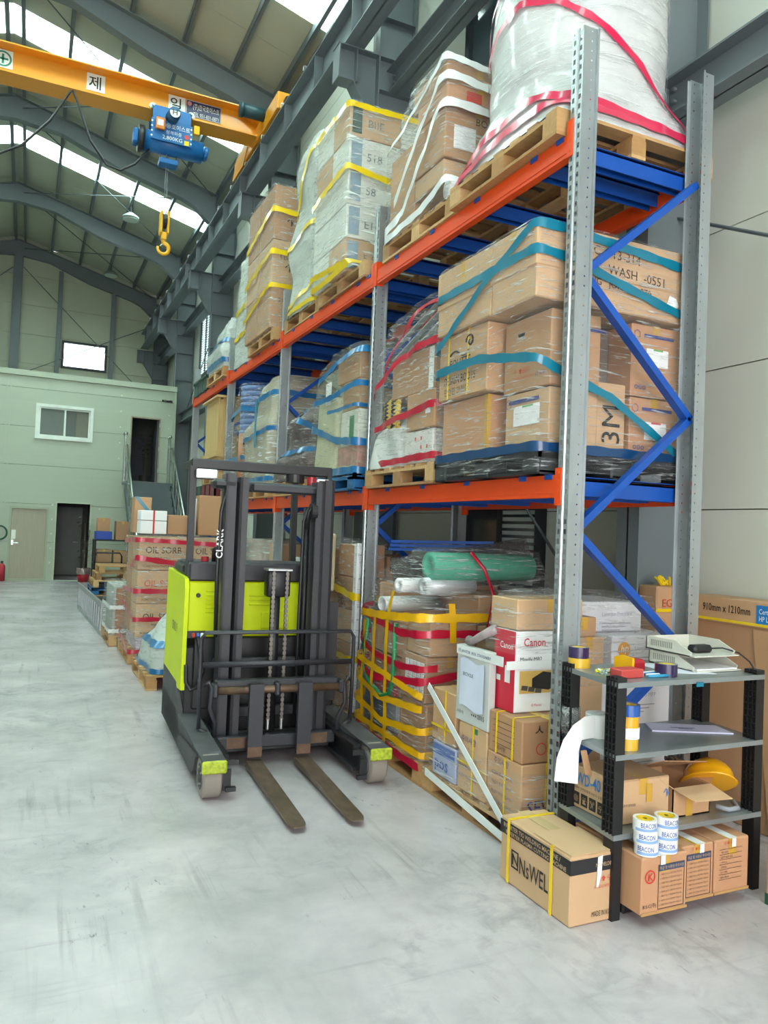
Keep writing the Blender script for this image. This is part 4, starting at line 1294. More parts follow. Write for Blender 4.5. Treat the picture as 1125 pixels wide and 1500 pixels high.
obj('grey_tub', MB().rbox(-.07, .2, 1.66, 1.92, .2, .44, .03), mat('grey_tub', '#7f828b', .4, var=.15), t)
obj('red_tray', MB().rbox(-.075, -.04, 1.72, 2.16, .46, .53, .01), mat('tray_red', '#a02c33', .4), t)
gp = [(-.11, 1.66, .98), (-.11, 1.67, .6), (-.11, 1.72, .49), (-.11, 1.85, .45), (-.11, 2.05, .5), (-.11, 2.16, .6), (-.11, 2.18, .75), (-.11, 2.12, .98)]
obj('green_frame', MB().tube(gp, .016, 8).tube([(-.09, 1.85, 1.0), (-.09, 1.86, .7)], .013, 8), mat('green_tube', '#1d7a48', .35), t, True)
GREENR = mat('green_mat', '#45a489', .65, var=.1, vscale=30, bump=.4, bscale=120)
obj('mat_roll', MB().ring((.0, 1.42, 1.385), (1, .05, .0), .095, .045, .82), GREENR, t, True)
obj('mat_core', MB().ring((.02, 1.44, 1.375), (1, .05, .0), .05, .035, .75), mat('green_core', '#1f9c79', .5), t, True)
obj('white_roll', MB().ring((-.04, 1.42, 1.25), (1, .1, .02), .06, .02, .4), mat('silver_roll', '#c9ccd0', .3, .3), t, True)
obj('white_roll', MB().ring((-.1, 1.66, 1.24), (1, .25, .0), .05, .02, .5), PAPER, t, True)
obj('white_pipe', MB().ring((-.12, 1.88, 1.09), (1, .15, 0), .055, .04, .5), mat('pvc_white', '#c6c8c6', .4), t, True)
obj('mesh_roll', MB().ring((.02, 2.02, 1.3), (1, -.5, .22), .11, .09, 1.0), film('mesh_plastic', '#8d8a8a', .35, .9, (60, 60, 60)), t, True)
carton(t, .05, .9, 1.95, 2.3, 1.005, 1.22, 4, False)
SH = Shell([rect(.15, -.1, 1.03, 1.25, 2.33, .02), rect(.6, -.11, 1.02, 1.25, 2.32, .05), rect(1.0, -.12, 1.0, 1.26, 2.28, .08), rect(1.25, -.1, .95, 1.3, 2.15, .12), rect(1.5, .0, .85, 1.32, 1.7, .08)], .012, 6, 14, .008)
obj('wrap_film', SH.mesh(.05), FILM_C, t, True)
for col, wd, path in (('red', .05, [(-.1, .15), (1, .11), (2, .12)]), ('red', .05, [(-.1, .66), (.3, .56), (.6, .6), (1.05, .66), (1.3, .7)]), ('red', .045, [(-.1, .85), (.3, .73), (.7, .71), (1.1, .74)]), ('red', .05, [(-.1, 1.05), (.25, .98), (.7, .93), (1.1, .96), (1.4, .95)]),
                      ('amber', .045, [(-.1, .22), (1, .19), (2, .2)]), ('amber', .05, [(-.1, .38), (.45, .28), (1, .34), (1.2, .36)]), ('amber', .05, [(-.1, .56), (.4, .44), (1, .48)]), ('amber', .045, [(-.1, .68), (.35, .63), (1, .56)]), ('amber', .055, [(0, 1.0), (.5, 1.02), (1.0, 1.06), (1.6, 1.06)])):
    obj('tape_band', SH.band(path, wd, .011 if col == 'amber' else .006), TAPE[col], t, True, label=('yellow' if col == 'amber' else col) + ' packing tape around the load')
for u, a, b in ((.13, .2, .95), (.30, .16, 1.0), (.50, .13, 1.0), (.52, 1.0, 1.2), (1.2, .9, 1.15)):
    m_ = MB()
    n_ = 14
    vs = []
    for i in range(n_ + 1):
        z = a + (b - a) * i / n_
        vs += [SH.at(u - .022, z, .007), SH.at(u + .022, z, .007)]
    obj('tape_band', m_.add(vs, [(2 * i, 2 * i + 1, 2 * i + 3, 2 * i + 2) for i in range(n_)]), TAPE['amber'], t, True, label='yellow upright tape strip')
obj('tape_band', MB().tube([(.25, 1.31, 1.49), (.33, 1.26, 1.38), (.4, 1.24, 1.2), (.36, 1.24, 1.0)], .012, 6), TAPE['red'], t, True, label='red tape pulled over the green roll')

wood_pallet(-.05, 2.6, .0, 'wooden pallet on the floor behind the second upright', 1)
t = thing('wrapped_load', 'floor stack of plain cartons with yellow tape behind the forklift', 'load', (.4, 3.1, .14), 'film-wrapped pallet loads')
for i in range(5):
    carton(t, .0, .24, 2.62, 3.05, .142 + i * .27, .408 + i * .27, i, False)
    carton(t, .02, .24, 3.07, 3.5, .142 + i * .26, .398 + i * .26, i + 2, False)
text('PIDS', t, INK, (-.002, 3.0, .98), YL, ZU, .06, wmax=.3)
obj('corner_board', MB().box(-.02, .03, 2.6, 2.66, .15, 1.5), PAPER, t)
wrap(t, [rect(.15, -.03, .26, 2.6, 3.56), rect(1.52, -.03, .26, 2.6, 3.55)], FILM, [('yellow', .06, [(0, 1.18), (1, 1.07), (2, 1.05)]), ('yellow', .05, [(0, .57), (1, .57), (2, .57)])], .015, 15)
c = tag(carton(None, .275, .9, 2.66, 3.3, .141, 1.4, 1, False, name='tall_carton'), 'tall kraft carton with bold lettering behind the second upright', 'carton')
text('CLEAN\nROAD', c, INK, (.3, 2.659, 1.28), XR, ZU, .12, wmax=.3, bold=.01)
for i in range(3):
    tag(obj('spare_brace', MB().bar((.12, 2.3 - .02 * i, 1.47 + .03 * i), (.7, 1.72, 1.49 + .03 * i), .03, .022), BLU), ('lowest', 'middle', 'topmost')[i] + ' of the spare blue braces lying over the stacked goods', 'beam', 'spare blue braces')
t = thing('wrapped_load', 'white sack load with yellow tape seen between the forklift masts', 'load', (.4, 4.4, 0), 'film-wrapped pallet loads')
wrap(t, [rect(.005, -.05, .95, 3.92, 4.84, .05), rect(.7, -.08, .95, 3.88, 4.84, .1), rect(1.05, .0, .9, 3.9, 4.8, .15), rect(1.3, .1, .8, 4.0, 4.7, .2)], FILM_D, [('yellow', .08, [(.2, .8), (.6, 1.05), (1, 1.1), (1.5, 1.1)]), ('yellow', .06, [(0, .4), (2, .4)])], .03, 16, 5, .03, inner=MATS['white_goods'])
t = thing('wrapped_load', 'drum-shaped white load with a yellow band behind the mast', 'load', (.4, 6.2, 0), 'film-wrapped pallet loads')
wrap(t, [rect(.005, -.05, .9, 5.6, 6.6, .1), rect(.8, -.03, .9, 5.6, 6.6, .25), rect(1.45, .0, .85, 5.65, 6.5, .35)], FILM_D, [('yellow', .09, [(0, 1.1), (1, 1.1), (2, 1.1)])], .02, 17, 5, .02, inner=mat('pinkish_goods', '#b9a69c', .7, var=.25, vscale=7))
t = thing('wrapped_load', 'grey film-wrapped load with blue tape beside the right mast', 'load', (.4, 3.75, 0), 'film-wrapped pallet loads')
wrap(t, [rect(.005, .1, .95, 3.57, 3.83, .04), rect(1.1, .1, .9, 3.57, 3.83, .06), rect(1.42, .2, .8, 3.6, 3.8, .08)], FILM_D, [('blue', .07, [(0, 1.2), (1, 1.22), (2, 1.22)]), ('blue', .06, [(0, .75), (2, .75)])], .02, 18, inner=MATS['white_goods'])
c = tag(carton(None, .1, .6, 5.06, 5.46, .005, 1.42, 2, False, name='tall_carton'), 'tall open kraft carton behind the yellow-taped sack', 'carton')
t = thing('plastic_chair_stack', 'cream plastic stacked chair backs beside the right mast', 'chairs', (.1, 3.35, 1.45))
for i in range(2):
    obj('chair_back', MB().rbox(-.12 + i * .05, -.09 + i * .05, 2.95 + i * .06, 3.3 + i * .06, 1.08, 1.6 - i * .03, .014), mat('cream_plastic', '#d3cba6', .45), t)

# ------------------------------------------------ loads standing in the aisle beyond the forklift
wood_pallet(-1.33, 5.95, .0, 'wooden pallet in the aisle under absorbent cartons', 0)
t = thing('wrapped_load', 'tall absorbent-mat cartons with red tape in the aisle', 'load', (-.8, 6.5, .14), 'film-wrapped pallet loads')
for i in range(3):
    z = .3 + i * .38
    for xa, xb in ((-1.27, -.72), (-.71, -.2)):
        c = carton(t, xa, xb, 5.98, 6.5, z, z + .375, 2, False)
        text('OIL SORB', c, INKR if i == 1 else INK, (xa + .08, 5.979, z + .19), XR, ZU, .075, wmax=.4)
        text('MAT 100', c, INK, (xa + .18, 5.979, z + .12), XR, ZU, .03)
        text('FUNCTION PAPER & OIL', c, INK, (xa + .06, 5.979, z + .03), XR, ZU, .025, wmax=.44)
        carton(t, xa, xb, 6.52, 7.0, z, z + .375, 1, False)
STRIPE = mat('striped_fabric', '#c9b7d0', .6, var=.5, vscale=6, stretch=(.4, .4, 9))
obj('striped_bundle', Shell([rect(.142, -1.25, -.2, 5.97, 7.0, .06), rect(.295, -1.25, -.2, 5.97, 7.0, .08)], .01, 9, 3).mesh(), STRIPE, t, True)
wrap(t, [rect(.1, -1.34, -.18, 5.94, 7.05), rect(.5, -1.3, -.18, 5.96, 7.03), rect(1.44, -1.3, -.18, 5.96, 7.02)], FILM, [('red', .05, [(0, 1.36), (.9, 1.4), (1.1, 1.4), (2, 1.36)]), ('red', .06, [(.6, 1.05), (1, 1.2), (1.4, 1.14)]), ('red', .055, [(0, .78), (1, .82), (2, .82)]), ('red', .05, [(0, .62), (1, .5), (2, .5)]), ('red', .05, [(0, .26), (1, .14), (2, .16)])], .02, 19)
for i, (x0, x1, y0, z0, z1, k, nm, lb) in enumerate(((-1.25, -.95, 6.1, 1.47, 1.62, 0, 'styrofoam_box', 'lower white box with red ribbon on the absorbent cartons'), (-1.25, -.95, 6.1, 1.625, 1.74, 0, 'styrofoam_box', 'upper white box with red ribbon on the absorbent cartons'), (-1.28, -1.08, 6.45, 1.47, 1.9, 1, 'carton', 'upright kraft carton with teal tape behind the white boxes'), (-.93, -.6, 6.2, 1.47, 1.7, 3, 'carton', 'film-wrapped brown carton beside the white boxes'), (-.58, -.3, 6.15, 1.47, 1.95, 1, 'carton', 'tall brown carton left of the forklift mast'))):
    c = tag(carton(None, x0, x1, y0, y0 + .3, z0, z1, k, False, name=nm, m=PAPER if i < 2 else None), lb, 'box')
    if i < 2:
        obj('ribbon', MB().box((x0 + x1) / 2 - .01, (x0 + x1) / 2 + .01, y0 - .002, y0 + .302, z0, z1 + .002), INKR, c)
    if i == 2:
        obj('packing_tape', MB().bar((x0 + .02, y0 - .002, z1 - .0), (x1 - .01, y0 - .002, z1 - .2), .004, .04), TAPE['teal'], c)
tag(obj('cling_roll', MB().cyl((-.68, 6.03, 1.47), (-.68, 6.03, 1.9), .05, 14), MATS['white_foam'], None, True), 'upright white film roll on the absorbent cartons', 'roll')
wood_pallet(-1.33, 4.5, .0, 'wooden pallet under the pale sack just left of the forklift', 1)
t = thing('bulk_sack', 'pale sack with blue tape under green film behind the forklift', 'sack', (-.8, 5.0, .14))
wrap(t, [rect(.142, -1.3, -.3, 4.52, 5.55, .1), rect(.35, -1.28, -.3, 4.52, 5.5, .2), rect(.55, -1.18, -.4, 4.6, 5.4, .3), rect(.72, -1.05, -.5, 4.75, 5.3, .2)], film('film_green', '#b9d3c4', .1, .4, (9, 9, 20)), [('blue', .06, [(0, .42), (1, .42), (2, .42)]), ('blue', .05, [(0, .17), (2, .17)])], .03, 20, 5, .03, inner=mat('pale_sack', '#c9ccc8', .6))
wood_pallet(-1.42, 7.25, .0, 'wooden pallet under the upright boards in the aisle', 2)
t = thing('wrapped_load', 'upright grey boards tied with film, end-on in the aisle', 'load', (-.9, 7.8, .14), 'film-wrapped pallet loads')
for i in range(5):
    obj('board_sheet', MB().box(-1.38 + i * .05, -1.335 + i * .05, 7.3, 8.25, .142, .76), mat('grey_board', '#a9aca6', .6), t)
obj('edge_strip', MB().box(-1.35, -1.16, 7.285, 7.3, .142, .74), mat('wood_edge', '#a97a58', .6, var=.2), t)
wrap(t, [rect(.05, -1.42, -1.1, 7.26, 8.3, .02), rect(.8, -1.42, -1.1, 7.26, 8.3, .02)], FILM, [('white', .05, [(0, .5), (2, .5)]), ('white', .05, [(0, .2), (2, .2)])], .012, 21)
# aluminium ladder lying on its edge
t = thing('aluminium_ladder', 'aluminium ladder lying on its side in the far aisle', 'ladder', (-1.45, 10, 0))
ALU = mat('aluminium', '#a5abad', .35, .85)
for z in (.03, .42):
    obj('stile', MB().bar((-1.42, 8.3, z), (-1.52, 12.0, z), .03, .07), ALU, t)
for i in range(13):
    k = i / 12
    obj('rung', MB().tube([(-1.422 - .095 * k, 8.45 + 3.4 * k, .03), (-1.422 - .095 * k, 8.45 + 3.4 * k, .42)], .016, 8), ALU, t)
# stack of spare pallets, platform cart, shelf of cartons at the stair foot
for i in range(5):
    if i == 1:
        plastic_pallet(-1.28 + .05 * i, 12.9, .0 + i * .142, 'blue plastic pallet in the spare stack', BLUP)
    else:
        wood_pallet(-1.3 + .05 * i, 12.9 + .06 * (i % 2), .0 + i * .142, ('bottom', '', 'third', 'fourth', 'topmost')[i] + ' wooden pallet of the spare stack by the stairs', i)
t = thing('steel_shelf', 'small black steel shelf by the stairs holding cartons', 'shelf', (-.45, 15.6, 0))
for x in (-1.02, -.25):
    for y in (15.3, 15.85):
        obj('post', MB().box(x - .02, x + .02, y - .02, y + .02, 0, 1.16), BLK, t)
for z in (.15, .62, 1.14):
    obj('shelf_board', MB().box(-1.04, -.23, 15.28, 15.87, z, z + .03), BLK, t)
for i, (x0, x1, z0, z1, k, lb) in enumerate(((-.97, -.67, .652, .95, 3, 'kraft carton on the left of the black shelf'), (-.62, -.32, .652, .93, 1, 'kraft carton on the right of the black shelf'), (-.59, -.29, 1.172, 1.6, 3, 'taller kraft carton on top of the black shelf'), (-.99, -.72, 1.36, 1.66, 4, 'small kraft carton on the blue box'))):
    tag(carton(None, x0, x1, 15.35, 15.75, z0, z1, k), lb, 'carton')
tag(obj('blue_box', MB().rbox(-1.02, -.67, 15.32, 15.75, 1.172, 1.355, .01), mat('blue_box_plastic', '#2145a8', .45)), 'small blue plastic box on the black shelf', 'box')
t = thing('platform_cart', 'black tubular cart beside the spare pallets', 'cart', (-.9, 14.3, 0))
obj('handle', MB().tube([(-1.1, 14.2, .3), (-1.1, 14.2, .85), (-1.06, 14.2, .92), (-.6, 14.2, .92), (-.56, 14.2, .85), (-.56, 14.2, .3)], .018, 8), BLK, t, True)
obj('deck', MB().rbox(-1.12, -.54, 14.0, 14.8, .27, .31, .01), BLK, t)
for x in (-1.05, -.62):
    for y in (14.1, 14.7):
        obj('caster', MB().cyl((x - .02, y, .06), (x + .02, y, .06), .06, 14).box(x - .012, x + .012, y - .02, y + .02, .06, .27), BLK, t)
# potted tree at the doorway
t = thing('potted_tree', 'thin indoor tree in a foil-wrapped red pot by the doorway', 'plant', (-1.06, 18.15, 0))
RED = mat('pot_red', '#a3222d', .35)
obj('pot', MB().tube([(-1.06, 18.15, 0), (-1.06, 18.15, .22)], [.12, .16], 20), RED, t, True)
obj('foil', Shell([rect(.2, -1.23, -.89, 17.98, 18.32, .17), rect(.36, -1.24, -.88, 17.97, 18.33, .17)], .02, 18, 2).mesh(.03, 10, top=False), mat('foil', '#b9a6a4', .25, .7, var=.2, vscale=25), t, True)
tr = MB()
tr.tube([(-1.06, 18.15, .3), (-1.05, 18.15, .9), (-1.07, 18.15, 1.5)], [.03, .022, .012], 6)
tr.tube([(-1.055, 18.15, .8), (-.97, 18.1, 1.1), (-.95, 18.1, 1.35)], [.014, .01, .006], 6)
tr.tube([(-1.05, 18.15, .6), (-1.15, 18.1, .85), (-1.16, 18.12, 1.1)], [.014, .01, .006], 6)
LEAF = mat('leaf_green', '#45523a', .5, var=.15)
obj('trunk', tr, mat('bark', '#5a4a3c', .8), t)
for i in range(60):
    a, z = R.uniform(0, 2 * PI), R.uniform(.5, 1.7)
    r_ = R.uniform(.03, .2)
    p = Vector((-1.06 + r_ * math.cos(a), 18.15 + r_ * .6 * math.sin(a), z))
    d = Vector((math.cos(a), math.sin(a) * .6, R.uniform(-.6, .3))).normalized() * .12
    s_ = d.cross(Vector((0, 0, 1))).normalized() * .03
    obj('leaf', MB().add([p, p + d * .5 + s_, p + d, p + d * .5 - s_], [(0, 1, 2, 3)]), LEAF, t)
t = thing('potted_tree', 'leafy indoor tree inside the upper office doorway', 'plant', (.5, 19.3, 2.62))
obj('pot', MB().cyl((.5, 19.3, 2.62), (.5, 19.3, 2.9), .13, 16, .17), mat('pot_dark', '#3c3a3a', .5), t)
obj('trunk', MB().tube([(.5, 19.3, 2.9), (.48, 19.3, 3.5), (.5, 19.3, 4.0)], [.02, .016, .008], 6), MATS['bark'], t)
for i in range(70):
    a, z = R.uniform(0, 2 * PI), R.uniform(3.4, 4.35)
    r_ = R.uniform(.05, .3)
    p = Vector((.48 + r_ * math.cos(a), 19.3 + r_ * math.sin(a), z))
    d = Vector((math.cos(a), math.sin(a), R.uniform(-.7, .3))).normalized() * .12
    s_ = d.cross(Vector((0, 0, 1))).normalized() * .035
    obj('leaf', MB().add([p, p + d * .5 + s_, p + d, p + d * .5 - s_], [(0, 1, 2, 3)]), LEAF, t)
t = thing('fire_extinguisher', 'red fire extinguisher at the left edge beside the wooden door', 'extinguisher', (-2.95, 18.2, 0))
obj('cylinder', MB().tube([(-2.95, 18.2, 0), (-2.95, 18.2, .38), (-2.95, 18.2, .44)], [.08, .08, .03], 16), RED, t, True)
obj('valve', MB().box(-2.98, -2.92, 18.18, 18.22, .44, .5), BLK, t)
t = thing('hose_reel', 'green ring of coiled hose hung on the office wall', 'hose', (-3.05, YO, 1.15))
obj('hose_loop', MB().tube([(-3.05 + .17 * math.cos(a), YO - .03, 1.2 + .17 * math.sin(a)) for a in [2 * PI * i / 28 for i in range(28)]], .022, 8, True), mat('hose_green', '#24543c', .5), t, True)
obj('hook', MB().box(-3.07, -3.03, YO - .06, YO, 1.35, 1.38), BLK, t)

# ================================================================== reach truck
LIME = mat('lime_paint', '#c4d400', .5, var=.03, vscale=3, spec=.3)
DARK = mat('charcoal_paint', '#2d2e34', .45, var=.1, vscale=6)
DARK2 = mat('black_paint', '#1b1c20', .45, var=.1, vscale=8)
WORN = mat('worn_steel', '#6a5443', .5, .5, var=.35, vscale=14)
DUST = mat('dusty_black', '#47474a', .7, var=.25, vscale=9)
TYRE = mat('grey_tyre', '#857d75', .75, var=.08)
STEEL = mat('bright_steel', '#b9bcbd', .3, .9)
FM = Matrix.Translation((-.865, 1.39, 0)) @ Matrix.Rotation(math.radians(-2.5), 4, 'Z')
fk = bpy.data.objects.new('reach_truck', None)
COL.objects.link(fk)
fk.matrix_world = FM
PINV[fk.name] = Matrix.Identity(4)
tag(fk, 'lime and black reach truck forklift with forks lowered on the floor', 'forklift')


def fp(n, mb, m, par=None, smooth=False, label=None):
    return obj(n, mb, m, par or fk, smooth, label)


# straddle legs (local: x right, -y forward)
for s in (-1, 1):
    xo, xi = s * .585, s * .45
    a, b = min(xo, xi), max(xo, xi)
    lg = MB()
    prof = [(a, -.055, .245), (a, 1.95, .30), (a, 1.95, .06), (a, .34, .06), (a, .27, .1), (a, .2, .2), (a, .1, .255), (a, .0, .235), (a, -.055, .205)]
    lg.prism(prof, (b - a, 0, 0))
    L_ = fp('straddle_leg', lg, DUST)
    fp('leg_rail', MB().box(*sorted((s * .45, s * .40)), .12, 1.6, .06, .085).box(*sorted((s * .45, s * .40)), .12, 1.6, .2, .225).box(*sorted((s * .45, s * .438)), .12, 1.6, .085, .2), DARK2, L_)
    fp('end_pad', MB().rbox(a - .004, b + .006, -.075, -.055, .172, .248, .01), mat('worn_lime', '#a5b32a', .5, var=.4, vscale=40), L_)
    fp('bracket', MB().box(*sorted((s * .45, s * .405)), .0, .02, .05, .17).box(*sorted((s * .44, s * .38)), -.03, .0, .05, .075).box(*sorted((s * .44, s * .36)), .02, .04, .19, .22), DARK2, L_)
    w_ = MB().tube([(s * .575, .07, .125), (s * .563, .07, .125), (s * .472, .07, .125), (s * .462, .07, .125)], [.112, .125, .125, .112], 32)
    wh = fp('load_wheel', w_, TYRE, smooth='angle')
    fp('wheel_hub', MB().cyl((s * .577, .07, .125), (s * .45, .07, .125), .075, 24).cyl((s * .584, .07, .125), (s * .45, .07, .125), .03, 12), DUST, wh)
    for q in range(5):
        an = q * 2 * PI / 5
        fp('bolt', MB().cyl((s * .581, .07 + .052 * math.cos(an), .125 + .052 * math.sin(an)), (s * .57, .07 + .052 * math.cos(an), .125 + .052 * math.sin(an)), .008, 6), STEEL, wh)
# chassis
ch = MB()
ch.rbox(-.56, .56, 1.02, 1.95, .12, .74, .015)
C_ = fp('chassis', ch, DARK2)
fp('base_skirt', MB().prism([(-.585, .95, .06), (-.585, 1.95, .06), (-.585, 1.95, .46), (-.585, 1.2, .46), (-.585, 1.0, .30)], (.03, 0, 0)), DUST, C_)
fp('battery_cover', MB().rbox(-.50, .50, .985, 1.02, .3, .80, .008), mat('battery_black', '#17181b', .35), C_)
bl = fp('body_panel', MB().rbox(-.555, .42, 1.0, 1.9, .805, 1.2, .012), LIME)
for x0, n in ((-.43, 6), (-.12, 3), (.24, 3)):
    for i in range(n):
        fp('vent_rib', MB().rbox(x0, x0 + .2 if n > 3 else x0 + .16, .992, 1.002, .975 + i * .03 if n > 3 else 1.03 + i * .032, .988 + i * .03 if n > 3 else 1.043 + i * .032, .004), LIME, bl)
fp('hatch', MB().rbox(-.03, .18, .988, 1.002, .86, .985, .005), LIME, bl)
fp('panel_button', MB().cyl((-.485, .985, 1.10), (-.485, 1.0, 1.10), .016, 12), BLK, bl)
fp('socket_recess', MB().box(-.553, -.42, .995, 1.005, .8, .85), BLK, bl)
for i, cm in enumerate((INKR, mat('plug_blue', '#2b5fb0', .4), PAPER)):
    fp('plug', MB().rbox(-.52 + i * .03, -.495 + i * .03, .965, .996, .808 - .006 * i, .836, .006), cm, bl)
fp('battery_cable', MB().tube([(-.48, .975, .81), (-.46, .94, .72), (-.44, .92, .58), (-.47, .92, .47), (-.52, .93, .45), (-.55, .945, .5), (-.555, .955, .62)], .014, 8), BLK, bl, True)
sp = fp('side_panel', MB().prism([(-.582, .965, 1.15), (-.582, 1.0, 1.215), (-.582, 1.08, 1.225), (-.582, 1.95, 1.24), (-.582, 1.95, .42), (-.582, 1.2, .42), (-.582, .975, .44)], (.028, 0, 0)), LIME)
text('CRN21 F', sp, DARK, FM.inverted().to_3x3() @ Vector((0, 0, 0)) + Vector((-.5825, 1.55, .8)), (0, -1, 0), ZU, .07, wmax=.3)
fp('side_panel', MB().box(.40, .56, .985, 1.95, .32, 1.05), DARK)
fp('top_deck', MB().rbox(-.555, .50, .99, 1.5, 1.2, 1.335, .012), DARK)
fp('armrest', MB().rbox(-.57, -.42, 1.2, 1.7, 1.225, 1.32, .03), DARK2)
fp('grab_handle', MB().tube([(-.36, 1.15, 1.33), (-.36, 1.14, 1.42), (-.34, 1.14, 1.44), (-.19, 1.14, 1.44), (-.17, 1.14, 1.42), (-.17, 1.15, 1.33)], .018, 8), BLK, None, True)
fp('display', MB().rbox(-.33, -.2, 1.2, 1.23, 1.33, 1.41, .008), BLK)
fp('red_knob', MB().cyl((-.43, 1.12, 1.335), (-.43, 1.12, 1.37), .028, 14), RED)
# mast: outer and inner rails
for s in (-1, 1):
    for x0, x1, y0, y1, zt, nm in ((.315, .385, .66, .82, 1.95, 'outer_mast_rail'), (.24, .3, .62, .76, 1.93, 'inner_mast_rail')):
        m = MB()
        xa, xb = sorted((s * x0, s * x1))
        m.box(xa, xb, y0, y0 + .022, .12, zt).box(xa, xb, y1 - .022, y1, .12, zt)
        xw = sorted((s * x1, s * (x1 - .02)))
        m.box(xw[0], xw[1], y0, y1, .12, zt)
        fp(nm, m, DARK)
    fp('lift_cylinder', MB().cyl((s * .25, .86, .2), (s * .25, .86, 1.75), .03, 14), DARK2, None, True)
text('CLARK', fk, PAPER, Vector((-.392, .655, 1.38)), ZU, (-1, 0, 0), .045, wmax=.36, bold=.01, name='mast_lettering')
for z, y in ((1.88, .84), (.64, .84), (.3, .84)):
    fp('mast_crossbar', MB().rbox(-.385, .385, y, y + .05, z - .035, z + .035, .006), DARK)
fp('mast_head', MB().rbox(-.47, -.3, .66, .8, 1.85, 1.915, .02), DARK2)
fp('crosshead', MB().rbox(-.2, .33, .69, .75, 1.84, 1.9, .012), DARK)
fp('centre_cylinder', MB().cyl((.0, .72, .2), (.0, .72, 1.30), .035, 16).rbox(-.07, .09, .66, .78, 1.12, 1.30, .01), DARK2, None, True)
fp('cylinder_head', MB().rbox(-.075, .1, .65, .79, 1.30, 1.315, .003), STEEL)
for x in (-.035, .06):
    c = MB()
    z = .28
    while z < 1.28:
        c.box(x - .012, x + .012, .64, .655, z, z + .02)
        c.box(x - .007, x + .007, .637, .658, z + .02, z + .032)
        z += .032
    fp('lift_chain', c, mat('chain_steel', '#6e6a64', .4, .7), None)['kind'] = 'stuff'
    fp('chain_anchor', MB().cyl((x, .648, .22), (x, .648, .29), .012, 8), STEEL)
hs = MB()
hs.tube([(.19, .68, 1.6), (.2, .66, 1.72), (.24, .65, 1.78), (.28, .66, 1.72), (.285, .68, 1.5), (.28, .68, .8)], .014, 8)
hs.tube([(.16, .68, .3), (.165, .68, 1.0), (.17, .68, 1.65), (.2, .67, 1.75)], .012, 8)
hs.tube([(-.41, .68, .85), (-.42, .67, 1.3), (-.41, .66, 1.7), (-.38, .68, 1.84)], .014, 8)
fp('hydraulic_hose', hs, BLK, None, True)
fp('hose_wheel', MB().cyl((.21, .66, 1.72), (.25, .66, 1.72), .06, 20), DARK2)
# carriage, backrest cage, forks
cg = fp('carriage', MB().rbox(-.42, .42, .52, .60, .50, .585, .008).rbox(-.42, .42, .54, .60, .13, .21, .008), DARK)
fp('fork_shaft', MB().cyl((-.43, .50, .525), (.43, .50, .525), .026, 18), WORN, cg, True)
for xa in (-.33, .24):
    fp('worn_plate', MB().box(xa, xa + .12, .538, .542, .135, .205), WORN, cg)
for x in (-.43, -.02, .43):
    fp('shaft_collar', MB().rbox(x - .018, x + .018, .46, .56, .485, .575, .01), DARK, cg)
bx_ = MB()
zt = .90
bx_.tube([(-.52, .53, .28), (-.525, .53, .60), (-.525, .53, .86), (-.50, .53, zt), (.50, .53, zt), (.525, .53, .86), (.525, .53, .6), (.52, .53, .28)], .014, 8)
bx_.bar((-.52, .53, .69), (.52, .53, .69), .012, .035)
for x in (-.3, -.1, .1, .3):
    bx_.bar((x, .53, .69), (x, .53, zt), .012, .012)
for s in (-1, 1):
    bx_.tube([(s * .52, .53, .28), (s * .48, .53, .26), (s * .43, .54, .22)], .014, 8)
    bx_.tube([(s * .50, .50, .57), (s * .47, .48, .59), (s * .455, .48, .55), (s * .46, .48, .42), (s * .42, .5, .32), (s * .42, .52, .2)], .014, 8)
fp('backrest_cage', bx_, DARK, cg, True)
for s in (-1, 1):
    x = s * .165
    f = MB()
    f.box(x - .047, x + .047, .44, .48, .10, .57)
    tip = [(x - .05, .44, .085), (x + .05, .44, .085)]
    # blade: thick at the heel, thin rounded tip
    pr = []
    ts = [0, .2, .4, .6, .8, .93, .96, .98, .993, 1.0]
    n = len(ts) - 1
    for i in range(n + 1):
        t_ = ts[i]
        y_ = .48 - t_ * 1.10
        w_ = .05 if t_ < .93 else .05 * math.sqrt(max(.2, 1 - ((t_ - .93) / .075) ** 2 * .8))
        pr.append((y_, w_, .075 - .035 * t_, .03 + .003 * t_))
    vs = []
    for y_, w_, zt_, zb_ in pr:
        vs += [(x - w_, y_, zb_), (x + w_, y_, zb_), (x + w_, y_, zt_), (x - w_, y_, zt_)]
    fs = [(4 * i + a, 4 * i + (a + 1) % 4, 4 * i + 4 + (a + 1) % 4, 4 * i + 4 + a) for i in range(n) for a in range(4)] + [(0, 1, 2, 3), (4 * n, 4 * n + 1, 4 * n + 2, 4 * n + 3)]
    F_ = fp('fork', MB().add(vs, fs), mat('fork_steel', '#6e5d4e', .42, .4, var=.4, vscale=16, stretch=(1, .5, 1)))
    fp('fork_shank', f, DARK, F_)
    fp('fork_hook', MB().cyl((x - .05, .50, .525), (x + .05, .50, .525), .037, 16), DARK, F_, True)
    fp('worn_heel', MB().box(x - .0475, x + .0475, .438, .441, .1, .165), WORN, F_)
fp('under_tray', MB().rbox(-.4, .4, .6, .95, .09, .13, .01), DARK2)
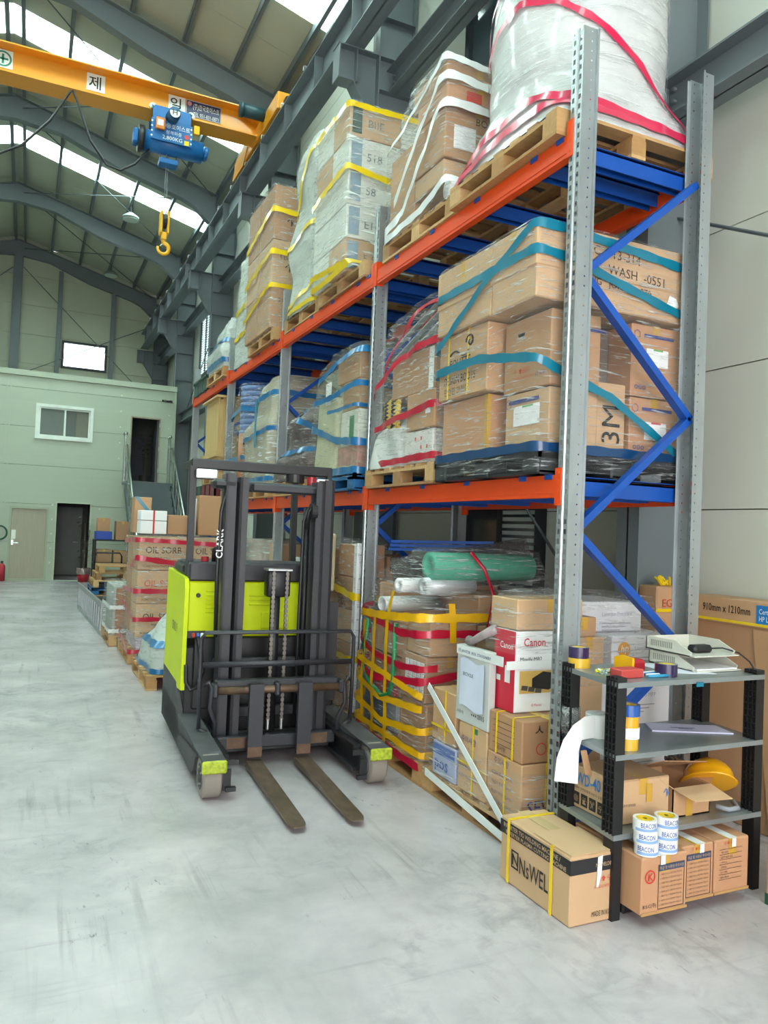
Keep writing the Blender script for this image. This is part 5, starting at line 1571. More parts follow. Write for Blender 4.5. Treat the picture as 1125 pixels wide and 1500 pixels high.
# overhead guard
gd = fp('overhead_guard', MB().rbox(-.56, .50, 1.08, 1.13, 2.0, 2.075, .008).rbox(-.56, -.50, 1.1, 1.55, 2.02, 2.07, .008).rbox(.44, .50, 1.1, 1.55, 2.02, 2.07, .008).rbox(-.56, .50, 1.5, 1.55, 2.035, 2.07, .008), DARK2)
for i in range(6):
    fp('guard_bar', MB().box(-.42 + i * .16, -.40 + i * .16, 1.12, 1.52, 2.045, 2.065), DARK2, gd)
fp('guard_post', MB().bar((-.535, 1.14, 1.15), (-.545, 1.1, 2.02), .045, .06, (0, 1, 0)), DARK2, gd)
fp('guard_post', MB().bar((.47, 1.02, .95), (.475, 1.1, 2.02), .03, .05, (0, 1, 0)), DARK2, gd)
fp('guard_post', MB().bar((.33, 1.5, 1.3), (.33, 1.52, 2.05), .045, .05, (0, 1, 0)), DARK2, gd)
hl = fp('headlamp', MB().rbox(-.54, -.38, 1.02, 1.07, 1.925, 2.0, .015), BLK, gd)
fp('lamp_lens', MB().rbox(-.535, -.385, 1.005, 1.02, 1.93, 1.995, .012), mat('lamp_glass', '#e3e5e4', .12, var=.08, vscale=40), hl)
bc = fp('beacon', MB().cyl((.2, 1.06, 1.94), (.2, 1.06, 2.0), .07, 20), BLK, gd)
fp('red_beacon', MB().cyl((.33, 1.06, 1.93), (.33, 1.06, 1.99), .035, 16), RED, gd)
fp('white_lamp', MB().rbox(.37, .47, 1.04, 1.08, 1.945, 1.98, .01), MATS['lamp_glass'], gd)

# ================================================================== workbench shelf at the rack end
PGREY = mat('shelf_steel', '#8f9799', .35, .5, var=.08)
PBLK = mat('black_resin', '#17181a', .5)
sf = thing('utility_shelf', 'grey steel shelf unit with black plastic posts at the rack end', 'shelf', (.33, -.3, 0))
SX0, SX1, SY0, SY1 = -.13, .765, -.53, -.12
SHX = lambda y: .1 * (y - SY0)                    # the light frame stands slightly askew
for x in (SX0, SX1 - .055):
    for y0, y1 in ((SY0, SY0 + .065), (SY1 - .065, SY1)):
        p = MB()
        q = x + SHX(y0)
        p.box(q + .01, q + .055, y0, y1, 0, 1.02)
        for i in range(22):
            z = .38 + i * .03
            p.box(q, q + .01, y0, y1, z - .0025, z + .0025)
        for i in range(4):
            yy = y0 + (y1 - y0) * i / 3
            p.box(q, q + .01, yy - .0025, yy + .0025, .36, 1.02)
        obj('post', p, PBLK, sf)
for z in (.36, .695, 1.0):
    pl_ = lambda o, zz: [(SX0 + .003 - o, SY0 - .005 - o, zz), (SX1 - .003 + o, SY0 - .005 - o, zz), (SX1 - .003 + o + SHX(SY1), SY1 + .005 + o, zz), (SX0 + .003 - o + SHX(SY1), SY1 + .005 + o, zz)]
    obj('shelf_board', MB().prism(pl_(0, z - .004), (0, 0, .004)).prism(pl_(.0, z - .022), (0, 0, .018)), PGREY, sf)
obj('blue_clip', MB().box(.32, .36, SY0 - .012, SY0 - .007, .965, .985), TAPE['teal'], sf)
ZT, ZM, ZB = 1.0005, .6955, .3605


def tape_roll(x, y, z, r, h, col, lab, core=None, grp='tape rolls on the shelf unit', top=None):
    o = thing('tape_roll', lab, 'tape', (x, y, z), grp)
    obj('roll', MB().ring((x, y, z), (0, 0, 1), r, r * .74, h, 30), col, o, 'angle')
    obj('core', MB().ring((x, y, z + .001), (0, 0, 1), r * .74, r * .68, h - .002, 30), core or KRAFT[0], o, 'angle')
    if top:
        obj('core_label', MB().ring((x, y, z + h - .003), (0, 0, 1), r * .74, r * .2, .002, 30), top, o)
    return o


PUR_ = mat('tape_purple', '#2a1c48', .2, coat=.6)
YEL = mat('tape_gold', '#d7ab35', .25, coat=.5)
tape_roll(-.03, -.16, ZT, .052, .045, YEL, 'amber tape roll under the purple roll, top shelf back corner', top=None)
tape_roll(-.035, -.16, ZT + .0455, .048, .05, PUR_, 'purple tape roll stacked on an amber roll, top shelf', top=TAPE['yellow'])
tape_roll(.235, -.44, ZT, .05, .055, PUR_, 'purple tape roll lying at the front of the top shelf', top=TAPE['yellow'])
t = thing('tape_dispenser', 'red and yellow hand tape dispenser on the top shelf', 'dispenser', (.16, -.3, ZT))
obj('side_cheek', MB().prism([(.1, -.37, ZT), (.1, -.25, ZT), (.1, -.25, ZT + .06), (.1, -.30, ZT + .075), (.1, -.37, ZT + .07)], (.012, 0, 0)), mat('cheek_yellow', '#e0a815', .35), t)
obj('body', MB().rbox(.112, .2, -.36, -.25, ZT, ZT + .06, .015), mat('dispenser_red', '#9c1b26', .35), t)
t = thing('staple_box', 'red cardboard staple box on the front left of the top shelf', 'box', (.02, -.42, ZT))
obj('box_body', MB().rbox(-.04, .085, -.46, -.38, ZT, ZT + .038, .004), mat('box_red', '#b8433f', .5), t)
obj('box_end', MB().box(.085, .087, -.455, -.385, ZT + .003, ZT + .034), mat('pinkish_white', '#d8b9b8', .5), t)
for i, cm in enumerate(('#2f8fb8', '#e6e6e6', '#1f6fb0', '#d9dcdd')):
    p = thing('marker_pen', ('turquoise', 'white', 'blue', 'silver')[i] + ' marker pen beside the red staple box', 'pen', (.13, -.46 + .02 * i, ZT), 'marker pens')
    a = Vector((.1 + .012 * i, -.47 + .022 * i, ZT + .008))
    d = Vector((.12, -.008 + .01 * i, 0))
    obj('barrel', MB().tube([a, a + d], .007, 8), mat('pen_%d' % i, cm, .35), p, True)
    obj('cap', MB().tube([a + d, a + d * 1.25], .008, 8), PAPER, p, True)
b = MB()
for i in range(16):
    q = Vector((-.075 + R.uniform(-.025, .025), -.38 + R.uniform(-.02, .02), ZT + .006 + R.uniform(0, .02)))
    b.tube([q, q + Vector((R.uniform(-.02, .02), R.uniform(-.02, .02), R.uniform(0, .01)))], .004, 5)
cp = tag(obj('screw_bag', b, mat('clear_bits', '#a9bcb8', .2, .4)), 'clear bag of small screws beside the red box', 'bag')
tag(obj('cutter_knife', MB().rbox(-.06, .06, -.325, -.305, ZT, ZT + .018, .004).xf(Matrix.Identity(4)), mat('knife_yellow', '#d8cf2a', .4)), 'yellow cutter knife behind the red box', 'knife')
tag(obj('paper_sheet', MB().prism([(.3, -.4, ZT), (.52, -.47, ZT), (.56, -.2, ZT), (.33, -.14, ZT)], (0, 0, .002)), mat('sheet_cool', '#d7dbe6', .6)), 'blank white sheet lying on the top shelf', 'paper')
GRP = mat('letter_tray_grey', '#c9c8bd', .45)
t = thing('letter_tray', 'two-tier grey plastic letter tray at the right of the top shelf', 'tray', (.55, -.25, ZT))
for k in range(2):
    z = ZT + .002 + k * .07
    x0, x1, y0, y1 = .44 - .02 * k, .73 - .02 * k, -.43, -.12
    obj('tray_floor', MB().box(x0, x1, y0, y1, z, z + .005), GRP, t)
    for x in (x0, x1 - .006):
        obj('tray_side', MB().prism([(x, y0 + .03, z), (x, y1, z), (x, y1, z + .062), (x, y0 + .12, z + .062), (x, y0 + .02, z + .02)], (.006, 0, 0)), GRP, t)
    w_ = obj('tray_back', MB().box(x0, x1, y1 - .006, y1, z, z + .062), GRP, t)
    for i in range(12):
        yy = y0 + .14 + i * .012
        obj('slot', MB().box(x0 - .0008, x0, yy, yy + .005, z + .02, z + .05), mat('slot_shadow', '#7e7d75', .8), t)
obj('paper_pile', MB().box(.45, .71, -.42, -.14, ZT + .008, ZT + .014), PAPER, t)
t = thing('power_adapter', 'black adapter with a cable lying in the letter tray', 'adapter', (.55, -.3, ZT + .09))
obj('adapter_body', MB().rbox(.5, .62, -.36, -.3, ZT + .079, ZT + .115, .012), BLK, t)
obj('cable', MB().tube([(.62, -.33, ZT + .095), (.68, -.36, ZT + .1), (.72, -.42, ZT + .085), (.735, -.47, ZT + .05), (.74, -.5, ZT + .01), (.735, -.52, ZT + .008)], .004, 6), BLK, t, True)
# middle shelf
t = thing('paper_roll', 'white paper roll on the middle shelf, sheet hanging over the edge', 'paper roll', (-.02, -.28, ZM))
obj('roll', MB().ring((.02, -.25, ZM), (0, 0, 1), .06, .02, .105, 28), PAPER, t, 'angle')
Le = [(-.03, -.285, .80), (-.09, -.285, .80), (-.15, -.28, .765), (-.2, -.275, .70), (-.228, -.27, .62), (-.238, -.27, .52)]
Ri = [(-.03, -.285, .70), (-.07, -.29, .70), (-.112, -.295, .698), (-.128, -.30, .66), (-.13, -.30, .58), (-.13, -.30, .505)]
vs = []
for p, q in zip(Le, Ri):
    vs += [p, q]
obj('hanging_sheet', MB().add(vs, [(2 * i, 2 * i + 2, 2 * i + 3, 2 * i + 1) for i in range(5)]), PAPER, t, True)
for i, (cm, lb) in enumerate(((YEL, 'bottom amber'), (PAPER, 'second white'), (mat('tape_orange_gold', '#e0a326', .25, coat=.5), 'third orange'), (mat('tape_blue_deep', '#1e57a8', .25, coat=.5), 'topmost blue'))):
    tape_roll(.005 + .004 * (i % 2), -.455, ZM + i * .0485, .048, .048, cm, lb + ' tape roll of the stack on the middle shelf', top=TAPE['yellow'] if i == 3 else None)
tag(obj('paper_pile', MB().prism([(.34, -.26, ZM), (.7, -.42, ZM), (.735, -.28, ZM), (.42, -.13, ZM)], (0, 0, .006)), mat('sheet_lilac', '#c9c8e2', .6)), 'pile of lilac-white printed sheets on the middle shelf', 'paper')
for i in range(2):
    decal('print_line', COL.objects['paper_pile'], INKB, (.47 + .02 * i, -.25 - .03 * i, ZM + .006), (.9, -.4, 0), (.4, .9, 0), .12 - .05 * i, .008)
tag(obj('clear_jar', MB().tube([(-.06, -.15, ZM), (-.06, -.15, ZM + .12)], .045, 16), film('jar_plastic', '#e8ecec', .3, .6, (20, 20, 20)), None, True), 'crinkled clear jar behind the paper roll', 'jar')
tag(obj('cardboard_scrap', MB().prism([(-.03, -.54, ZM - .03), (.0, -.54, ZM - .03), (.035, -.54, ZM - .14), (.0, -.54, ZM - .14)], (0, .006, 0)).xf(Matrix.Translation((-.12, .2, 0))), KRAFT[1]), 'curled scrap of cardboard under the paper roll', 'scrap')
# lower shelf
c = tag(carton(None, -.055, .262, -.46, -.17, ZB, ZB + .195, 2, True), 'kraft carton with blue lettering and black pictograms, lower shelf', 'carton')
BLUINK = mat('print_bright_blue', '#1f72b8', .6, var=0)
text('WD-40', c, BLUINK, (-.0555, -.2, ZB + .115), YL, ZU, .055, wmax=.165, bold=.012)
text('·다목적 방청윤활제·녹방지·윤활', c, INK, (-.0555, -.18, ZB + .088), YL, ZU, .014, wmax=.27)
for i in range(5):
    s_ = decal('pictogram', c, INK, (-.0555, -.18 - i * .056, ZB + .02), YL, ZU, .045, .055)
    text('⚙⚒✂☂⛟'[i], s_, KRAFT[2], (-.0565, -.187 - i * .056, ZB + .03), YL, ZU, .032)
text('↑', c, BLUINK, (.22, -.4605, ZB + .1), XR, ZU, .04)
decal('yellow_seal', c, TAPEB, (.12, -.4605, ZB + .09), XR, ZU, .035, .08)
text('취급주의 방청윤활', c, INK, (-.03, -.4605, ZB + .08), XR, ZU, .012, wmax=.09)
t = thing('open_carton', 'opened kraft carton with flaps out, lower shelf beside the helmet', 'carton', (.4, -.33, ZB))
x0, x1, y0, y1, z1 = .28, .51, -.46, -.16, ZB + .13
b = MB().box(x0, x1, y0, y1, ZB, ZB + .006).box(x0, x0 + .005, y0, y1, ZB, z1).box(x1 - .005, x1, y0, y1, ZB, z1).box(x0, x1, y0, y0 + .005, ZB, z1).box(x0, x1, y1 - .005, y1, ZB, z1)
obj('carton_body', b, KRAFT[0], t)
obj('flap', MB().prism([(x0, y0, z1), (x1, y0, z1), (x1 + .03, y0 - .1, z1 - .04), (x0 + .03, y0 - .1, z1 - .03)], (0, 0, .004)), KRAFT[2], t)
obj('flap', MB().prism([(x0, y0, z1), (x0, y1, z1), (x0 - .08, y1, z1 + .05), (x0 - .08, y0, z1 + .05)], (0, 0, .004)), KRAFT[2], t)
obj('flap', MB().prism([(x0 - .02, y1, z1), (x1, y1, z1), (x1 + .03, y1 - .25, z1 + .085), (x0 + .02, y1 - .22, z1 + .1)], (0, 0, .004)), KRAFT[1], t)
obj('flap', MB().prism([(x1, y0, z1), (x1, y1, z1), (x1 + .09, y1, z1 + .03), (x1 + .09, y0 + .05, z1 + .03)], (0, 0, .004)), KRAFT[1], t)
obj('packing_tape', MB().box(.36, .40, y0 - .001, y0, ZB, z1), TAPEB, t)
t = thing('safety_helmet', 'yellow safety helmet lying on the lower shelf', 'helmet', (.6, -.4, ZB))
bm = bmesh.new()
bmesh.ops.create_uvsphere(bm, u_segments=24, v_segments=14, radius=1)
vs = []
for v in bm.verts:
    z = max(v.co.z, -.12)
    br = 1.0 + (.14 if v.co.z < -.05 else 0)
    vs.append((v.co.x * .1 * br, v.co.y * .125 * br, z * .105))
bm.verts.index_update()
hm = MB().add(vs, [[v.index for v in f.verts] for f in bm.faces])
bm.free()
hm.xf(Matrix.Translation((.585, -.38, ZB + .115)) @ Matrix.Rotation(.5, 4, 'Y') @ Matrix.Rotation(-.5, 4, 'X'))
obj('helmet_shell', hm, mat('helmet_yellow', '#eaa712', .3, coat=.5), t, True)
obj('chin_strap', MB().tube([(.56, -.45, ZB + .02), (.6, -.49, ZB + .012), (.66, -.49, ZB + .012), (.68, -.44, ZB + .03)], .012, 8), mat('strap_grey', '#8f969e', .5), t, True)
obj('rim_band', MB().tube([(.59, -.33, ZB + .2), (.64, -.33, ZB + .2), (.67, -.36, ZB + .16)], .01, 6), mat('band_mixed', '#b5402c', .5), t, True)
b = MB()
for i in range(14):
    q = Vector((.5 + R.uniform(-.05, .05), -.2 + R.uniform(-.05, .05), ZB + .17 + R.uniform(0, .03)))
    b.tube([q, q + Vector((R.uniform(-.04, .04), R.uniform(-.03, .03), .01))], .006, 5)
tag(obj('cable_bundle', b, mat('mixed_cable', '#5a4a44', .5, var=.4, vscale=40), None, True), 'tangled cables heaped in the opened carton', 'cable')
# white printed tape rolls stacked on the first carton under the shelf
WT = mat('white_tape_roll', '#e4e6e4', .35, coat=.3)
for k, (x, y, zb_) in enumerate(((.0, -.592, .296), (.104, -.596, .296))):
    for i in range(3):
        z = zb_ + i * .0495
        r_ = .049
        o = tape_roll(x - .006 * i * (1 - k), y, z, r_, .049, WT, ('bottom', 'middle', 'top')[i] + ' white printed tape roll of the ' + ('left' if k == 0 else 'right') + ' pile', grp='white printed tape rolls', top=TAPE['yellow'] if i == 2 else None)
        n_ = 26
        vs = []
        for j in range(n_ + 1):
            a = PI + (j / n_) * PI
            cx = x - .006 * i * (1 - k)
            for zz in (.006, .018):
                vs.append((cx + (r_ + .0006) * math.cos(a), y + (r_ + .0006) * math.sin(a), z + zz))
        obj('blue_stripe', MB().add(vs, [(2 * j, 2 * j + 2, 2 * j + 3, 2 * j + 1) for j in range(n_)]), mat('stripe_blue', '#86a8d8', .4), o)
        tx = text('BEACON', o, mat('print_royal', '#2a4aa0', .5, var=0), (0, 0, 0), XR, ZU, .02, wmax=.068, bold=.012)
        for v in tx.data.vertices:            # bend the print round the roll
            a = PI * (1.02 + .07 * i + .06 * k) + v.co.x / r_
            v.co = Vector((x - .006 * i * (1 - k) + (r_ + .001) * math.cos(a), y + (r_ + .001) * math.sin(a), z + .021 + v.co.z))
# cartons on the floor under the shelf
tx_ = '취급 및 사용상 주의사항'
for i, (x0, x1, lb) in enumerate(((-.06, .196, 'kraft carton with red round stamp under the tape rolls, floor'), (.2, .39, 'middle kraft carton with a notice panel under the shelf'), (.395, .61, 'right-hand kraft carton with a table print under the shelf'))):
    y0, y1, z1 = -.6 - .035 * (i == 0), -.2, .295
    c = tag(carton(None, x0, x1, y0, y1, .056, z1, 4, True), lb, 'carton')
    xa = x0 + (.09 if i == 0 else .024)
    wdt = .145
    if i < 2:
        decal('notice_header', c, mat('notice_navy', '#39455f', .6), (xa, y0 - .001, .232), XR, ZU, wdt, .026)
        text(tx_, c, KRAFT[2], (xa + .006, y0 - .0015, .238), XR, ZU, .014, wmax=wdt - .012)
        for q in range(8):
            text('%d. 사용전 반드시 확인하여 주십시오' % (q % 5 + 1), c, INK, (xa + .006, y0 - .001, .214 - q * .018), XR, ZU, .008, wmax=wdt - .02)
        fr = MB()
        frame_rect(fr, 'y', y0 - .0012, xa, xa + wdt, .075, .258, .002, .001)
        obj('notice_border', fr, INK, c)
    else:
        for q in range(7):
            decal('table_line', c, INK, (x0 + .025, y0 - .001, .12 + q * .022), XR, ZU, .14, .0016)
            if q < 6:
                text(('품명: 경화제', 'K2 1 (340)', '규격 300', '수량 20 kg', 'LOT NO 150', '제조 2020')[q], c, INK, (x0 + .035, y0 - .001, .126 + q * .022), XR, ZU, .009)
    if i == 0:
        g = MB().ring((x0 + .045, y0 - .0004, .215), (0, -1, 0), .028, .022, .0008, 28)
        obj('round_stamp', g, INKR, c)
        text('K', c, INKR, (x0 + .034, y0 - .001, .2), XR, ZU, .03, bold=.012)
        text('B.S.C(주)', c, INK, (x0 + .008, y0 - .001, .085), XR, ZU, .02, wmax=.075)
        decal('navy_label', c, mat('notice_navy', '#39455f', .6), (x0 - .001, -.42, .2), YL, ZU, .04, .06)
    else:
        text('☂⬆▣', c, INKR, (x0 + .05, y0 - .001, .27), XR, ZU, .018)
    tg = decal('paper_tag', c, PAPER, (x0 + .1, y0 - .0016, .258), XR, ZU, .025, .037)
    obj('worn_tape', MB().box(x0 + .09, x0 + .135, y0, y1, z1 + .0002, z1 + .001), PAPER, c)
    obj('packing_tape', MB().box(x0 + .001, x1 - .001, y0 - .0008, y0, .058, .07), mat('aged_tape', '#b48a55', .35, coat=.3), c)
bs = tag(obj('plastic_dolly', MB().rbox(-.03, .6, -.5, -.22, 0, .055, .008), PBLK), 'low black plastic dolly under the three floor cartons', 'dolly')
# big strapped carton in front
c = tag(carton(None, -.33, -.08, -.515, .0, .0, .29, 2, False, name='carton'), 'kraft carton with a black lettered band and yellow straps, front of the shelf', 'carton')
for m_ in (MB().box(-.3312, -.33, -.515, .0, .215, .275).box(-.33, -.08, -.5162, -.515, .215, .275),):
    obj('black_band', m_, mat('band_black', '#232225', .6), c)
text('INVERTER TIG WELDING MACHINE /', c, KRAFT[2], (-.3318, -.03, .248), YL, ZU, .02, wmax=.42, bold=.01)
text('INVERTER PLASMA CUTTING MACHINE', c, KRAFT[2], (-.3318, -.05, .222), YL, ZU, .018, wmax=.44, bold=.01)
text('NsWEL', c, INK, (-.3308, -.162, .08), YL, ZU, .075, wmax=.21, bold=.008)
fr = MB()
frame_rect(fr, 'x', -.3312, -.15, -.095, .085, .165, .007, .001)
obj('logo_frame', fr, INK, c)
text('N', c, INK, (-.3308, -.105, .1), YL, ZU, .05, bold=.015)
text('NS-WELDING', c, KRAFT[2], (-.2, -.5168, .235), XR, ZU, .016, wmax=.1)
text('▤⬆☂▣', c, INKR, (-.19, -.5158, .168), XR, ZU, .028, wmax=.1)
text('HANDLE WITH CARE', c, INKR, (-.205, -.5158, .145), XR, ZU, .012, wmax=.12)
text('MADE IN KOREA', c, INK, (-.215, -.5158, .03), XR, ZU, .022, wmax=.13)
for yy in (-.07, -.39):
    obj('strap', MB().box(-.3335, -.331, yy - .009, yy + .009, 0, .292).box(-.3335, -.077, yy - .009, yy + .009, .29, .2925), TAPE['yellow'], c)
obj('packing_tape', MB().box(-.235, -.17, -.515, .0, .2902, .291), mat('clear_tape', '#c9b083', .2, coat=.5), c)
obj('torn_paper', MB().prism([(-.19, -.5172, .275), (-.165, -.5172, .28), (-.17, -.5172, .2), (-.185, -.5172, .15), (-.195, -.5172, .15)], (0, -.0006, 0)), PAPER, c)
obj('lid_flap', MB().prism([(-.325, -.51, .2915), (-.085, -.51, .2915), (-.085, -.26, .294), (-.325, -.25, .293)], (0, 0, .003)), KRAFT[2], c)
# carton at the right edge, large flat cartons against the wall
c = tag(carton(None, .66, .95, -1.02, -.645, .0, .29, 4, False), 'kraft carton with green base print at the right edge', 'carton')
decal('green_band', c, mat('band_green', '#24513c', .6), (.6595, -.646, .001), YL, ZU, .37, .05)
text('대흥화학', c, PAPER, (.6585, -.7, .013), YL, ZU, .025)
text('⊖ 돼지표 본드', c, INK, (.6595, -.665, .22), YL, ZU, .03)
text('돼지표 실리콘', c, INK, (.6595, -.66, .16), YL, ZU, .02)
text('고 풀칠전 확인', c, INK, (.6595, -.66, .11), YL, ZU, .02)
c = tag(carton(None, 1.36, 1.56, -1.1, .5, .0, 1.28, 3, False, name='flat_carton'), 'large flat carton leaning by the wall with yellow straps', 'carton')
obj('carton_lid', MB().rbox(1.352, 1.565, -1.104, .504, 1.14, 1.29, .004), KRAFT[0], c)
text('910mm x 1210mm', c, INK, (1.351, .38, 1.205), YL, ZU, .045, wmax=.34, bold=.01)
d_ = decal('blue_label', c, mat('label_blue', '#1c74b5', .5), (1.351, .0, 1.16), YL, ZU, .22, .11)
text('Certified for\nHP Latex Inks', d_, PAPER, (1.3495, -.02, 1.18), YL, ZU, .07, wmax=.17)
for yy in (-.26, -.75):
    obj('strap', MB().box(1.347, 1.35, yy - .012, yy + .012, .0, 1.292).box(1.347, 1.56, yy - .012, yy + .012, 1.29, 1.293), TAPE['yellow'], c)
obj('strap', MB().box(1.347, 1.35, -1.1, .5, 1.15, 1.165), TAPE['yellow'], c)
obj('fold_flap', MB().prism([(1.356, .02, 1.13), (1.356, -.12, .0), (1.356, -.6, .0), (1.356, -.6, 1.13)], (-.006, 0, 0)), KRAFT[1], c)
c = tag(carton(None, 1.15, 1.5, .56, .72, .0, 1.33, 0, False, name='tall_carton'), 'tall kraft carton with yellow strap behind the rear upright', 'carton')
obj('strap', MB().box(1.145, 1.505, .555, .56, 1.17, 1.19).box(1.28, 1.3, .555, .56, .0, 1.33).box(1.28, 1.3, .555, .72, 1.33, 1.333), TAPE['yellow'], c)
b = MB()
for i in range(9):
    q = Vector((1.28 + R.uniform(-.06, .06), .62, 1.335))
    b.tube([q, q + Vector((R.uniform(-.05, .05), R.uniform(-.04, .04), R.uniform(.02, .06)))], .008, 5)
obj('strap_tail', b, TAPE['yellow'], c)
text('EG', c, INKR, (1.2, .559, 1.2), XR, ZU, .05)

# ================================================================== overhead crane
AMB = mat('crane_amber', '#d98e12', .42, var=.04, vscale=1.5, coat=.2)
HB = mat('hoist_blue', '#14609e', .4, var=.08)
cr = thing('overhead_crane', 'yellow overhead crane girder spanning under the roof', 'crane', (RIDGE, 9.26, 7.78))
g = MB()
xe = .42
xl = 2 * RIDGE - xe
g.box(xl, xe, 9.252, 9.268, 7.95, 8.36)
g.box(xl, xe, 9.06, 9.46, 7.93, 7.95)
g.box(xl, xe, 9.06, 9.46, 8.345, 8.365)
for s in (1, -1):
    X = (lambda q: q) if s > 0 else (lambda q: 2 * RIDGE - q)
    g.prism([(X(xe), 9.252, 7.95), (X(xe), 9.252, 8.36), (X(.74), 9.252, 8.16), (X(.74), 9.252, 7.95)], (0, .016, 0))
    g.bar((X(xe), 9.26, 8.355), (X(.76), 9.26, 8.155), .4, .02)
    g.box(*sorted((X(xe), X(.76))), 9.06, 9.46, 7.93, 7.95)
obj('girder', g, AMB, cr)
for s in (1, -1):
    X = (lambda q: q) if s > 0 else (lambda q: 2 * RIDGE - q)
    e = MB().rbox(*sorted((X(.66), X(.9))), 7.95, 10.6, 7.86, 8.12, .01)
    e.prism([(X(.655), 9.5, 8.14), (X(.655), 10.4, 8.1), (X(.655), 10.65, 7.8), (X(.655), 9.9, 7.8)], (-s * .012, 0, 0))
    et = obj('end_truck', e, AMB, cr)
    obj('drive_motor', MB().cyl((X(.66), 8.7, 8.1), (X(.3), 8.7, 8.1), .1, 18).cyl((X(.32), 8.7, 8.1), (X(.27), 8.7, 8.1), .115, 18), mat('motor_teal', '#1c4048', .45), et, True)
    for y in (8.15, 10.4):
        obj('truck_wheel', MB().cyl((X(.74), y, 7.88), (X(.82), y, 7.88), .1, 20), BLK, et)
    obj('buffer', MB().cyl((X(.8), 7.95, 7.98), (X(.8), 7.86, 7.98), .05, 14), BLK, et)


def sign(par, x0, x1, z0, z1, m, y=9.245):
    return decal('sign_plate', par, m, (x0, y, z0), XR, ZU, x1 - x0, z1 - z0, th=.004)


W_ = mat('sign_white', '#d9dcd6', .5, var=.02)
s_ = sign(cr, -1.93, -1.67, 8.07, 8.33, W_)
text('제', s_, INK, (-1.9, 9.243, 8.1), XR, ZU, .2, wmax=.2, bold=.01)
s_ = sign(cr, -.73, -.47, 8.07, 8.33, W_)
text('일', s_, INK, (-.7, 9.243, 8.1), XR, ZU, .2, wmax=.2, bold=.01)
s_ = sign(cr, -3.19, -2.93, 8.07, 8.33, W_)
sg = mat('safety_green', '#2f7d6b', .5, var=0)
obj('safety_cross', MB().ring((-3.06, 9.243, 8.2), (0, -1, 0), .115, .09, .001, 32).box(-3.075, -3.045, 9.241, 9.243, 8.13, 8.27).box(-3.13, -2.99, 9.241, 9.243, 8.185, 8.215), sg, s_)
s_ = sign(cr, -.46, .1, 8.07, 8.33, mat('sign_navy', '#24264f', .45, var=.02))
text('(주)한국호이스트', s_, W_, (-.35, 9.243, 8.18), XR, ZU, .11, wmax=.42, bold=.01)
text('TEL 051-831-0871', s_, W_, (-.34, 9.243, 8.09), XR, ZU, .06, wmax=.4)
obj('round_logo', MB().cyl((-.405, 9.243, 8.27), (-.405, 9.242, 8.27), .035, 20), mat('logo_pink', '#c98a90', .5), s_)
fr = MB()
frame_rect(fr, 'y', 9.242, -.455, .095, 8.075, 8.325, .006, .001)
obj('sign_border', fr, W_, s_)
# hoist trolley
h = thing('electric_hoist', 'blue electric wire-rope hoist hanging from the crane girder', 'hoist', (-.72, 9.2, 7.5))
obj('drum_housing', MB().cyl((-1.1, 9.2, 7.5), (-.19, 9.2, 7.5), .16, 24).cyl((-.17, 9.2, 7.5), (-.1, 9.2, 7.49), .11, 20), HB, h, True)
pl = obj('name_plate', MB().rbox(-1.0, -.38, 8.99, 9.02, 7.45, 7.78, .008), HB, h)
text('㈹Ⓗ호이스트', pl, W_, (-.86, 8.988, 7.66), XR, ZU, .08, wmax=.44, bold=.01)
text('정격하중', pl, W_, (-.78, 8.988, 7.57), XR, ZU, .06, wmax=.26)
text('2,800KG', pl, W_, (-.83, 8.988, 7.475), XR, ZU, .07, wmax=.36, bold=.01)
for x in (-1.0, -.41):
    for i in range(4):
        obj('bolt', MB().cyl((x + .01, 8.985, 7.5 + i * .075), (x + .01, 8.99, 7.5 + i * .075), .014, 8), W_, pl)
obj('yellow_tag', MB().box(-.5, -.43, 8.987, 8.99, 7.46, 7.53), TAPE['yellow'], pl)
obj('red_tag', MB().cyl((-.465, 8.989, 7.59), (-.465, 8.986, 7.59), .035, 18), INKR, pl)
obj('end_cover', MB().cyl((-1.16, 9.2, 7.5), (-1.08, 9.2, 7.5), .2, 24), BLK, h, True)
obj('end_cover', MB().rbox(-1.24, -1.16, 9.1, 9.3, 7.4, 7.62, .02), HB, h)
tr = obj('trolley', MB().rbox(-.98, -.4, 9.02, 9.07, 7.78, 8.0, .01).rbox(-.98, -.4, 9.45, 9.5, 7.78, 8.0, .01).rbox(-.9, -.48, 9.07, 9.45, 7.68, 7.8, .01), HB, h)
obj('trolley_motor', MB().cyl((-.7, 9.05, 7.86), (-.7, 8.75, 7.79), .095, 20).cyl((-.7, 8.75, 7.79), (-.7, 8.7, 7.78), .085, 20), mat('motor_blue', '#1a4668', .45), tr, True)
obj('motor_badge', MB().cyl((-.7, 8.70, 7.78), (-.7, 8.695, 7.78), .075, 24), W_, tr)
text('H', tr, INK, (-.7, 8.693, 7.74), XR, ZU, .08, align='C', bold=.01)
for x in (-.98, -.4):
    obj('trolley_wheel', MB().cyl((x, 9.06, 7.985), (x, 9.14, 7.985), .055, 16).cyl((x, 9.03, 7.985), (x, 9.0, 7.985), .02, 8), STEEL, tr)
obj('control_box', MB().rbox(-.94, -.8, 8.93, 8.985, 7.6, 7.78, .01), mat('box_orange', '#cf7a2e', .5), h)
obj('control_face', MB().box(-.92, -.83, 8.927, 8.93, 7.65, 7.74), W_, h)
obj('yellow_box', MB().rbox(-.36, -.27, 9.0, 9.06, 7.68, 7.82, .008), TAPE['amber'], h)
obj('lower_plate', MB().rbox(-.84, -.56, 9.1, 9.3, 7.17, 7.25, .008), HB, h)
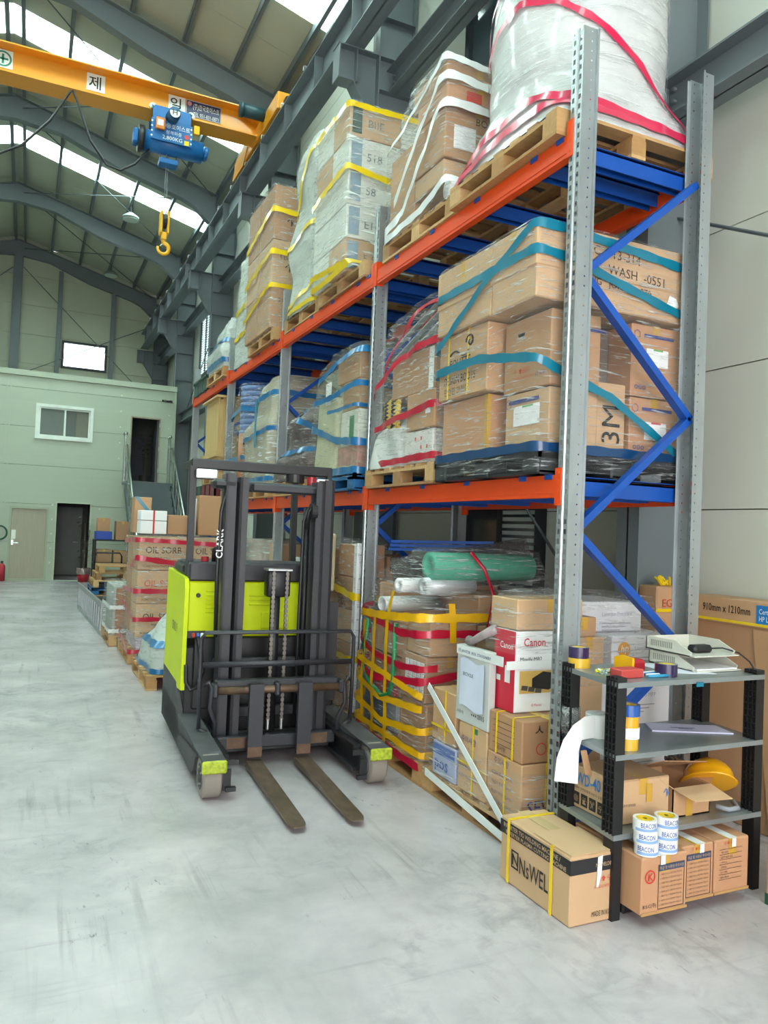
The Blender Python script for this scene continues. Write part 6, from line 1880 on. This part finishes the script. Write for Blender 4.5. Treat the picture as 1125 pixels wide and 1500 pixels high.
obj('hanger_rod', MB().tube([(-.82, 9.2, 7.24), (-.82, 9.2, 7.4)], .008, 6).tube([(-.58, 9.2, 7.24), (-.58, 9.2, 7.4)], .008, 6), BLK, h)
obj('wire_rope', MB().tube([(-.73, 9.17, 7.4), (-.73, 9.17, 6.42)], .006, 6).tube([(-.69, 9.23, 7.4), (-.69, 9.23, 6.42)], .006, 6), mat('rope_steel', '#73777a', .4, .7), h)
HK = mat('hook_yellow', '#e0a613', .4, var=.04)
hb = obj('hook_block', MB().rbox(-.78, -.745, 9.1, 9.3, 6.08, 6.44, .015).rbox(-.675, -.64, 9.1, 9.3, 6.08, 6.44, .015).rbox(-.75, -.67, 9.15, 9.25, 6.0, 6.12, .01), HK, h)
obj('sheave', MB().cyl((-.74, 9.2, 6.3), (-.68, 9.2, 6.3), .11, 24), BLK, hb)
hk = [(-.71, 9.2, 6.03), (-.71, 9.2, 5.96)] + [(-.71 + .085 * math.sin(a), 9.2, 5.87 + .085 * math.cos(a)) for a in [.25 + i * .36 for i in range(14)]]
obj('hook', MB().tube(hk, [.03, .032] + [.036 - .0012 * i for i in range(14)], 10), HK, hb, True)
obj('latch', MB().tube([(-.71, 9.2, 5.96), (-.76, 9.2, 5.9)], .008, 6), STEEL, hb)
cb = tag(obj('festoon_cable', MB().tube([(-3.6, 9.1, 6.95), (-3.3, 9.1, 6.78), (-3.03, 9.1, 6.76), (-2.75, 9.1, 6.95), (-2.4, 9.1, 7.4), (-2.16, 9.1, 7.88), (-2.12, 9.1, 7.92), (-2.06, 9.1, 7.8), (-1.85, 9.1, 7.25), (-1.6, 9.1, 6.93), (-1.4, 9.1, 6.9), (-1.2, 9.12, 7.05), (-1.0, 9.16, 7.35)], .018, 8), BLK, None, True), 'black power cable looping from the crane girder to the hoist', 'cable')
# high-bay lamps
for i, (x, y, z) in enumerate(((-.45, 16.9, 9.13), (-.45, 21.9, 9.16))):
    l_ = thing('high_bay_lamp', ('nearer' if i == 0 else 'farther') + ' round high-bay lamp hanging under the roof', 'lamp', (x, y, z), 'high-bay lamps')
    obj('reflector', MB().tube([(x, y, z), (x, y, z + .06), (x, y, z + .16)], [.21, .2, .06], 24), mat('lamp_shell', '#767d7a', .4), l_, True)
    obj('diffuser', MB().cyl((x, y, z - .02), (x, y, z + .0), .19, 24), mat('lamp_diffuser', '#b7c9c0', .3), l_)
    obj('cord', MB().tube([(x, y, z + .16), (x, y, zr(x) + .012)], .01, 6), BLK, l_)
